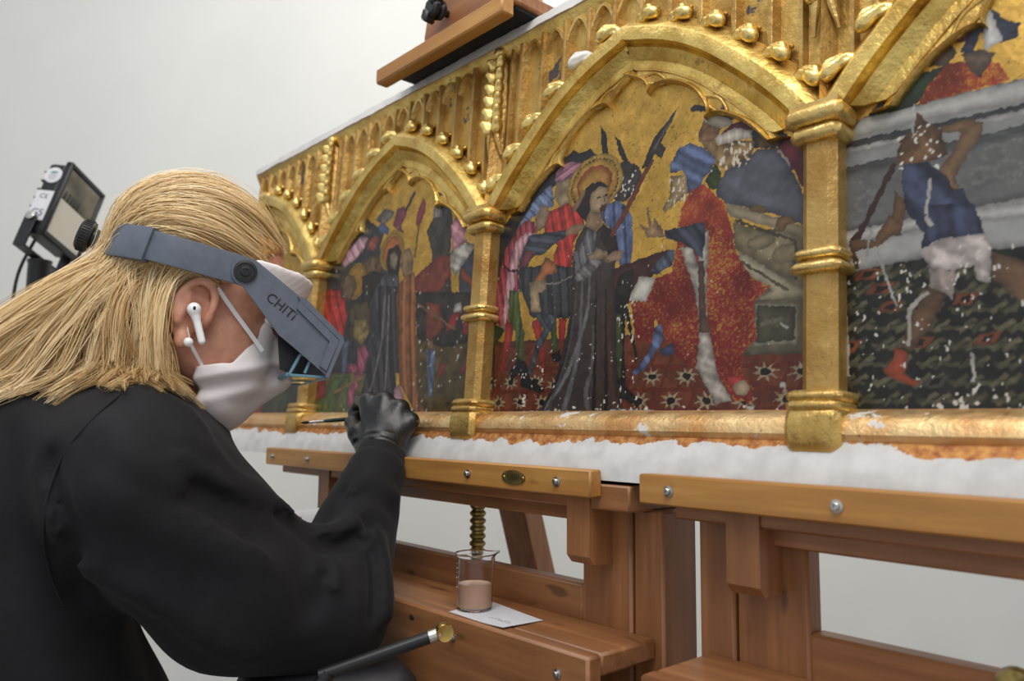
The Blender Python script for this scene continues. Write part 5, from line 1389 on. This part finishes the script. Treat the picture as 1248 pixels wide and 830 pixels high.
# ratchet knob at the back
kb = toW(half[0]+np.array([0, -.010, -.001])); kd = toW(half[0]+np.array([0, -1, -.10]))-kb; kd /= np.linalg.norm(kd)
mb = MB(); prof = [(0, 0), (.012, 0), (.012, .004), (.0175, .0045)]
mb.lathe(prof+[(.0185, .007), (.0185, .016), (.0165, .0185), (0, .019)], kb+kd*.002, kd, 36); knob = wpart(mb, 'knob', 'black_plastic', VIS)
for k in range(36):
    a = 2*math.pi*k/36; x = np.cross(kd, ZV); x /= np.linalg.norm(x); y = np.cross(kd, x); c = kb+kd*.0135+.0186*(x*math.cos(a)+y*math.sin(a))
    if k == 0: gm = MB()
    gm.tube([c-kd*.0045, c+kd*.0045], .0008, 5)
wsub(gm, 'grip_ridges', 'black_rubber', knob)
def plate(pxs, x, th, name, mat, both=True):
    P = [hp(a, b, x) for a, b in pxs]; out = None
    for s in ((1, -1) if both else (1,)):
        mb = MB(); n = len(P); V = [toW((s*q[0], q[1], q[2])) for q in P]+[toW((s*(q[0]-th), q[1], q[2])) for q in P]
        mb.add(V, [tuple(range(n)), tuple(range(n, 2*n))[::-1]]+[(i, (i+1) % n, n+(i+1) % n, n+i) for i in range(n)])
        o = wpart(mb, name, mat, VIS, 30); out = out or o
    return out
circ = [(299+17*math.cos(a), 331+18*math.sin(a)) for a in np.radians(np.linspace(100, 290, 12))]
XA = .1045
arm = plate(circ+[(313, 318), (366, 362), (416, 414), (398, 458), (374, 437), (340, 408)], XA, .0035, 'side_arm', 'slate_plastic')
# hood: rolled front shell spanning both arms
prof = [hp(a, b, XA) for a, b in ((363, 362), (372, 364), (418, 411), (419, 416), (400, 461), (396, 459), (413, 416), (368, 371))]
mb = MB(); n = len(prof); V = [toW((XA+.003, q[1], q[2])) for q in prof]+[toW((-XA-.003, q[1], q[2])) for q in prof]
mb.add(V, [tuple(range(n)), tuple(range(n, 2*n))[::-1]]+[(i, (i+1) % n, n+(i+1) % n, n+i) for i in range(n)]); wpart(mb, 'hood', 'slate_plastic', VIS, 30)
plate([(366, 366), (414, 414), (398, 452), (390, 446), (402, 416), (362, 376)], XA+.003, .003, 'hood_flange', 'slate_plastic')
# black inner shield and teal lens frame with two slots
plate([(338, 400), (352, 412), (372, 430), (356, 456), (341, 450)], XA-.030, .003, 'inner_shield', 'black_plastic')
fr = [(352, 456), (368, 431), (397, 455), (397, 460)]
def bar(p0, p1, w, x, name, mat):
    a, b = hp(*p0, x), hp(*p1, x)
    for s in (1, -1):
        A_, B_ = toW((s*a[0], a[1], a[2])), toW((s*b[0], b[1], b[2])); t_ = (B_-A_)/2; u_ = np.cross(t_, RB); u_ = u_/np.linalg.norm(u_)*w
        wpart(MB().obox((A_+B_)/2, [t_, u_, RB*.0015], .0004), name, mat, VIS)
XI = XA-.008
for p0, p1 in (((352, 457), (398, 460)), ((352, 457), (366, 432)), ((366, 432), (386, 436)), ((398, 459), (386, 436)), ((371, 455), (380, 435))): bar(p0, p1, .0016, XI, 'lens_frame', 'teal_plastic')
a, b, c, e = hp(352, 457, XI), hp(398, 459, XI), hp(386, 436, XI), hp(366, 433, XI)
for s in (1, -1):
    mb = MB(); V = [toW((s*q[0]*.99, q[1], q[2])) for q in (a, b, c, e)]; mb.prism([(0, 0)], (0, 0, 0), (1, 0, 0), (0, 1, 0), (0, 0, 1)) if False else None
    mb.add(V+[v-RB*s*.001 for v in V], [(0, 1, 2, 3), (7, 6, 5, 4), (0, 1, 5, 4), (1, 2, 6, 5), (2, 3, 7, 6), (3, 0, 4, 7)]); wpart(mb, 'side_pane', 'lens_glass', VIS)
# the lens plate itself, across the front
mb = MB(); A_, B_ = toW((XI, a[1], a[2])), toW((XI, b[1], b[2])); A2, B2 = toW((-XI, a[1], a[2])), toW((-XI, b[1], b[2]))
for p0, p1 in ((A_, A2), (B_, B2), ((A_+A2)/2, (B_+B2)/2)):
    t_ = (p1-p0)/2; u_ = np.cross(t_, UH); u_ = u_/np.linalg.norm(u_)*.003; w_ = np.cross(t_, u_); w_ = w_/np.linalg.norm(w_)*.002; mb.obox((p0+p1)/2, [t_, u_, w_], .0005)
wpart(mb, 'lens_rim', 'teal_plastic', VIS)
for s in (0, 1):
    p0, p1, p2, p3 = [A_+(A2-A_)*(.5*s+.02), B_+(B2-B_)*(.5*s+.02), B_+(B2-B_)*(.5*s+.48), A_+(A2-A_)*(.5*s+.48)]; nn = np.cross(p1-p0, p3-p0); nn = nn/np.linalg.norm(nn)*.0012
    mb = MB(); mb.add([p0+nn, p1+nn, p2+nn, p3+nn, p0-nn, p1-nn, p2-nn, p3-nn], [(0, 1, 2, 3), (7, 6, 5, 4), (0, 1, 5, 4), (1, 2, 6, 5), (2, 3, 7, 6), (3, 0, 4, 7)]); wpart(mb, 'lens', 'lens_glass', VIS)
# pivot screws
pw = hp(299, 331, XA)
for s in (1, -1):
    c = toW((s*pw[0], pw[1], pw[2])); ax = RB*s
    mb = MB(); mb.lathe([(0, 0), (.0125, 0), (.0125, .003), (.0095, .0036), (.0095, .0022), (.0055, .0022), (.0055, .0042), (.003, .0046), (.003, .0032), (0, .0032)], c, ax, 28); wpart(mb, 'pivot_screw', 'black_plastic', VIS)
# hand lettering on the arm
o_ = hp(343, 374, XA); q0 = hp(322, 357, XA); q1 = hp(364, 391, XA)
ex = toW(q1)-toW(q0); ex /= np.linalg.norm(ex); ey = np.cross(RB, ex); ey /= np.linalg.norm(ey)
ltr = put_text('CHITi', .0155, toW(o_), ex, ey, .0006); wsub(ltr, 'lettering', 'black_plastic', arm)
# white sweat pad over the forehead
pad = [(.072*math.sin(a)*1.18, .012+.098*math.cos(a), .062+.006*math.cos(a)) for a in np.radians(np.linspace(-72, 72, 30))]
P = []
def sd_pad(Pw):
    Q = toL(Pw); r_ = np.sqrt((Q[..., 0]/.090)**2+((Q[..., 1]-.002)/.100)**2); a = (np.abs(r_-1)*.094-.008)
    zc = .053+.30*(Q[..., 1]-.08); a = smax(a, np.abs(Q[..., 2]-zc)-.018, .008); a = smax(a, .032-Q[..., 1], .006)
    return a-.0006*np.sin(Q[..., 2]*1500)*.4-.0007*noise3(Pw, 160, 3)
V, F = surfnet(sd_pad, H0-.16, H0+.18, .003)
V = V-H0; link('forehead_pad', np_mesh('forehead_pad', V, F, 'mask_cloth'), VIS)['label'] = 'white cloth sweat pad'

# ================================================================== earbud
eb = hp(236.5, 377, .093); e2 = hp(246, 416, .094)
EB = thing('earbud', 'white wireless earbud with a long stem in the ear', 'earbud', toW(eb))
def sd_bud(Pw):
    Pw = Pw+toW(eb)
    a = sd_ell(Pw, toW(eb), (.0072, .0072, .0075)); a = smin(a, sd_capsule(Pw, toW(eb)+RB*.001, toW(eb)+(toW(e2)-toW(eb))*.25, .0055, .0046), .003)
    a = smin(a, sd_capsule(Pw, toW(eb), toW(eb)-RB*.010, .0055, .0045), .003)
    return smin(a, sd_capsule(Pw, toW(eb)+(toW(e2)-toW(eb))*.2, toW(e2), .0042, .0039), .002)
V, F = surfnet(sd_bud, np.array([-.03, -.03, -.055]), np.array([.03, .03, .02]), .0013)
link('shell', np_mesh('shell', V, F, 'white_plastic'), EB)
mb = MB(); mb.ell(toW(eb)+RB*.0070+UH*.0005, (.0016, .0016, .0024), None, 12, 8); wpart(mb, 'sensor', 'black_plastic', EB)

# ================================================================== brush
b0, b1 = h_(366, 515.5, 1.175), h_(436, 510, 1.222); bd = (b1-b0)/np.linalg.norm(b1-b0); L_b = np.linalg.norm(b1-b0)
BR = thing('paintbrush', 'fine paintbrush with dark green handle held in the black glove', 'paintbrush', b1)
plain('green_lacquer', (16, 44, 36), .25, var=.1); plain('sable', (30, 24, 22), .8)
wpart(MB().lathe([(0, 0), (.0004, .0), (.0018, .004), (.0023, .009), (.0019, .0125), (0, .0125)], b0, bd, 14), 'bristles', 'sable', BR)
wpart(MB().lathe([(0, .011), (.0018, .011), (.0022, .020), (.0023, .034), (0, .034)], b0, bd, 16), 'ferrule', 'steel', BR)
wpart(MB().lathe([(0, .0335), (.0022, .0335), (.0030, .048), (.0030, .07), (.0022, L_b+.015), (.0015, L_b+.035), (0, L_b+.037)], b0, bd, 16), 'handle', 'green_lacquer', BR)

# ================================================================== white slab in the far hand
SL = thing('palette_slab', 'white palette slab with a dark edge held behind the black sleeve', 'palette', PAL)
cx_ = RB*.085; cy_ = (FB*.98+ZV*.10)*.055; nz = np.cross(cx_, cy_); nz /= np.linalg.norm(nz)
wpart(MB().obox(PAL+nz*.002, [cx_, cy_, nz*.0028], .001), 'tile', 'white_plastic', SL)
wpart(MB().obox(PAL-nz*.003, [cx_*.985, cy_*.985, nz*.0032], .001), 'underside', 'black_plastic', SL)

# ================================================================== work chair
CH_ = thing('work_chair', 'black padded work chair with a brass-capped lever, under the elbow of the black jacket', 'chair', (PEL[0], PEL[1], 0))
SZ = PEL[2]-.165
plain('black_leather', (34, 34, 38), .5, var=.15, bump=.2); 
def rbox(c, hx, hy, hz, r, name, mat, step=.012):
    def f(P):
        Q = (P-c)@np.stack([RB, FB, ZV]).T; q = np.abs(Q)-np.array([hx-r, hy-r, hz-r]); return np.linalg.norm(np.maximum(q, 0), axis=-1)+np.minimum(q.max(-1), 0)-r
    e = abs(RB)*hx+abs(FB)*hy+ZV*hz+.03; V, F = surfnet(f, c-e, c+e, step); o = link(name, np_mesh(name, V-np.array([PEL[0], PEL[1], 0]), F, mat), CH_); return o
SC = np.array([PEL[0], PEL[1], SZ])+FB*.08
rbox(SC, .24, .23, .04, .035, 'seat', 'black_leather')
AC = atZ(398, 846, .90)
rbox(AC, .06, .10, .034, .030, 'armrest', 'black_leather', .005)
ab = SC+RB*.22; wpart(MB().tube([AC-ZV*.02, AC-ZV*.10, ab+FB*.06+ZV*.02, ab-ZV*.01], .014, 12), 'armrest_post', 'black_plastic', CH_)
wpart(MB().tube([np.array([SC[0], SC[1], SZ-.03]), np.array([SC[0], SC[1], .10])], [.03, .024], 20), 'gas_column', 'black_plastic', CH_)
for k in range(5):
    a = 2*math.pi*k/5; e = np.array([math.cos(a), math.sin(a), 0]); c = np.array([SC[0], SC[1], 0])
    wpart(MB().tube([c+ZV*.11, c+e*.16+ZV*.10, c+e*.29+ZV*.075], [.024, .02, .016], 10), 'leg', 'black_plastic', CH_)
    s = np.cross(e, ZV); wpart(MB().lathe([(0, -.018), (.026, -.018), (.028, 0), (.026, .018), (0, .018)], c+e*.29+ZV*.028, s, 20), 'castor', 'black_rubber', CH_)
r0, r1 = atZ(448, 803, .80), atZ(541, 770.5, .815)
rd = (r1-r0)/np.linalg.norm(r1-r0); L = np.linalg.norm(r1-r0)
lev = wpart(MB().lathe([(0, -.05), (.0066, -.05), (.0066, L-.010), (0, L-.010)], r0, rd, 24), 'lever', 'black_plastic', CH_)
wsub(MB().lathe([(0, L-.016), (.0068, L-.016), (.0068, L-.004), (0, L-.004)], r0, rd, 20), 'lever_ferrule', 'steel', lev)
fd = rd*.35-FW*.9; fd /= np.linalg.norm(fd)
wsub(MB().lathe([(0, -.006), (.0085, -.006), (.0098, -.002), (.0098, .004), (.0088, .0058), (.004, .0050), (0, .0050)], r1, fd, 24), 'lever_cap', 'brass', lev)
wpart(MB().tube([r0-rd*.04, r0-rd*.09-ZV*.05, ab+FB*.1-ZV*.0], .008, 10), 'lever_rod', 'black_plastic', CH_)

# ================================================================== flood lamp on a stand
ZL = 1.75; s_ = ZL/FPX
def cv(x, y, z): return (x*RT-y*UP+z*FW)*s_      # photo-pixel sized vector -> metres
TLc = atZ(83.5, 196.6, ZL)
def lamp_axes(z): return [atZ(124, 238, ZL+z[0])-TLc, atZ(45.5, 284, ZL+z[1])-TLc, atZ(59.5, 194, ZL+z[2])-TLc]
zz = np.array([.08, -.06, .03])
for _ in range(60):                      # depths that make the three lamp edges square to one another
    fe = lambda z: (lambda a: np.array([a[0]@a[1], a[0]@a[2], a[1]@a[2]])*1e3)(lamp_axes(z))
    f0 = fe(zz); J = np.stack([(fe(zz+1e-5*np.eye(3)[k])-f0)/1e-5 for k in range(3)], 1); zz = zz-.5*np.linalg.lstsq(J, f0, rcond=None)[0]
e1, e2_, e3 = lamp_axes(zz)
if not np.all(np.isfinite(zz)) or abs(zz).max() > .3: e1, e2_, e3 = lamp_axes((.08, -.06, .03))
u1, u2, u3 = [q/np.linalg.norm(q) for q in (e1, e2_, e3)]; l1, l2, l3 = [np.linalg.norm(q) for q in (e1, e2_, e3)]
CC = TLc+(e1+e2_)/2
base_xy = atZ(45, 330, ZL)
LP = thing('flood_lamp', 'black square flood lamp with stickers on a stand behind the blonde person', 'lamp', (base_xy[0], base_xy[1], 0))
t = NT('diffuser'); t.set(Base_Color=rgba((196, 190, 176)), Roughness=.35); MAT['diffuser'] = t.m
plain('smoked_metal', (112, 106, 94), .22, .85, var=.3, nscale=14)
fro = -u3                                           # the way the lamp faces
wpart(MB().obox(CC+e3*.5, [e1/2*.94, e2_/2*.96, e3/2*.98], .008), 'housing', 'black_plastic', LP)
for k in range(7): wpart(MB().obox(CC+e3*1.06+e2_*(-.36+.12*k), [e1*.42, u2*.002, e3*.10], .001), 'cooling_fin', 'black_plastic', LP)
for c, h in ((CC-e2_*.47, [e1/2, u2*l2*.035, u3*.008]), (CC+e2_*.465, [e1/2, u2*l2*.04, u3*.008]), (CC-e1*.46, [u1*l1*.04, e2_/2, u3*.008]), (CC+e1*.46, [u1*l1*.04, e2_/2, u3*.008])): wpart(MB().obox(c+fro*.004, h, .003), 'bezel', 'black_plastic', LP)
wpart(MB().obox(CC-e2_*.24+fro*.005, [e1*.43, e2_*.205, u3*.003], .001), 'reflector', 'smoked_metal', LP)
for k in range(5): wpart(MB().obox(CC-e2_*.10-e1*(.34-.09*k)+fro*.0075, [u1*.0035, e2_*.055, u3*.002], .001), 'reflector_rib', 'black_plastic', LP)
wpart(MB().obox(CC+e2_*.20+fro*.005, [e1*.43, e2_*.235, u3*.003], .001), 'diffuser', 'diffuser', LP)
sd_n = -u1                                        # side wall with the stickers
sc0 = CC-e1*.5*.945+e3*.5
tex, tey = e2_/l2, u3
mb = MB(); mb.prism([(.020*math.cos(a), .020*math.sin(a)) for a in np.linspace(0, 2*math.pi, 32)[:-1]], sc0-u2*l2*.30, u2, u3, sd_n*.0008); st1 = wpart(mb, 'round_sticker', 'white_paper', LP)
mb = MB(); mb.obox(sc0+u2*l2*.12+sd_n*.0004, [u2*l2*.20, u3*.020, sd_n*.0005]); st2 = wpart(mb, 'label_sticker', 'white_paper', LP)
plain('teal_ink', (96, 150, 150), .7); plain('black_ink', (24, 22, 30), .6)
up3 = -u2; rt3 = np.cross(up3, sd_n)
if rt3@RT < 0: rt3 = rt3
wsub(MB().prism([(-.010, .004), (.004, .004), (.010, .009), (-.004, .010)], sc0-u2*l2*.30+sd_n*.0009, rt3, up3, sd_n*.0003), 'sticker_print', 'teal_ink', st1)
for k in range(3): wsub(MB().obox(sc0-u2*l2*.30+u2*(.001+.0045*k)+sd_n*.0011, [rt3*(.011-.002*k), u2*.0007, sd_n*.0002]), 'sticker_print', 'pencil_grey', st1)
tx = put_text('GS', .024, sc0+u2*l2*.225+sd_n*.001, -up3*0+rt3, up3, .0003)
wsub(tx, 'lettering', 'black_ink', st2)
wsub(put_text('CE', .016, sc0+u2*l2*.0-u3*0+sd_n*.001, rt3, up3, .0003), 'lettering', 'black_ink', st2)
# yoke, socket, pole, tripod
pvL, pvR = CC-e1*.5+e3*.55+e2_*.30-u1*.004, CC+e1*.5+e3*.55+e2_*.30+u1*.004
yl = CC+e2_*.68+e3*.55
mb = MB()
for s, q in ((-1, pvL), (1, pvR)):
    c1 = yl+e1*.5*s+u1*.004*s; mid = (q+c1)/2; v = (c1-q)/2; w_ = np.cross(v, u1); w_ = w_/np.linalg.norm(w_)*.014; mb.obox(mid, [v*1.06, w_, u1*.0025], .0008)
c0_ = (yl-e1*.5-u1*.004, yl+e1*.5+u1*.004); v = (c0_[1]-c0_[0])/2; w_ = u3*.014; mb.obox((c0_[0]+c0_[1])/2, [v, w_, np.cross(v, w_)/np.linalg.norm(np.cross(v, w_))*.0025], .0008)
wpart(mb, 'yoke', 'black_plastic', LP)
for s, q in ((-1, pvL), (1, pvR)): wpart(MB().lathe([(0, 0), (.010, 0), (.010, .004), (.006, .006), (0, .006)], q+u1*.003*s, u1*s, 16), 'yoke_bolt', 'steel', LP)
pb = np.array([base_xy[0], base_xy[1], 0]); ptop = yl.copy()
pb[:2] = ptop[:2]
wpart(MB().lathe([(0, 0), (.021, 0), (.023, .006), (.023, .07), (.025, .074), (.025, .078), (0, .078)], ptop-ZV*.078, (0, 0, 1), 28), 'socket', 'black_plastic', LP)
wpart(MB().lathe([(0, 0), (.008, 0), (.010, .008), (.010, .016), (.007, .020), (0, .020)], ptop-ZV*.055+RT*.02, RT, 16), 'clamp_knob', 'black_plastic', LP)
wpart(MB().tube([ptop-ZV*.07, np.array([ptop[0], ptop[1], .12])], .0145, 20), 'pole', 'black_plastic', LP)
for k in range(3):
    a = 2*math.pi*k/3+.5; e = np.array([math.cos(a), math.sin(a), 0]); wpart(MB().tube([np.array([ptop[0], ptop[1], .42])+e*.015, np.array([ptop[0], ptop[1], .015])+e*.30], .010, 10), 'leg', 'black_plastic', LP)
cq = [CC+e3*1.0+e2_*.2, CC+e3*1.25+e2_*.5, ptop-ZV*.05-RT*.05, ptop-ZV*.2-RT*.052, ptop-ZV*.5-RT*.045, ptop-ZV*1.0-RT*.03, np.array([ptop[0], ptop[1], .03])-RT*.02]
wpart(MB().tube(spline(cq, 40), .0035, 8), 'cable', 'black_rubber', LP)
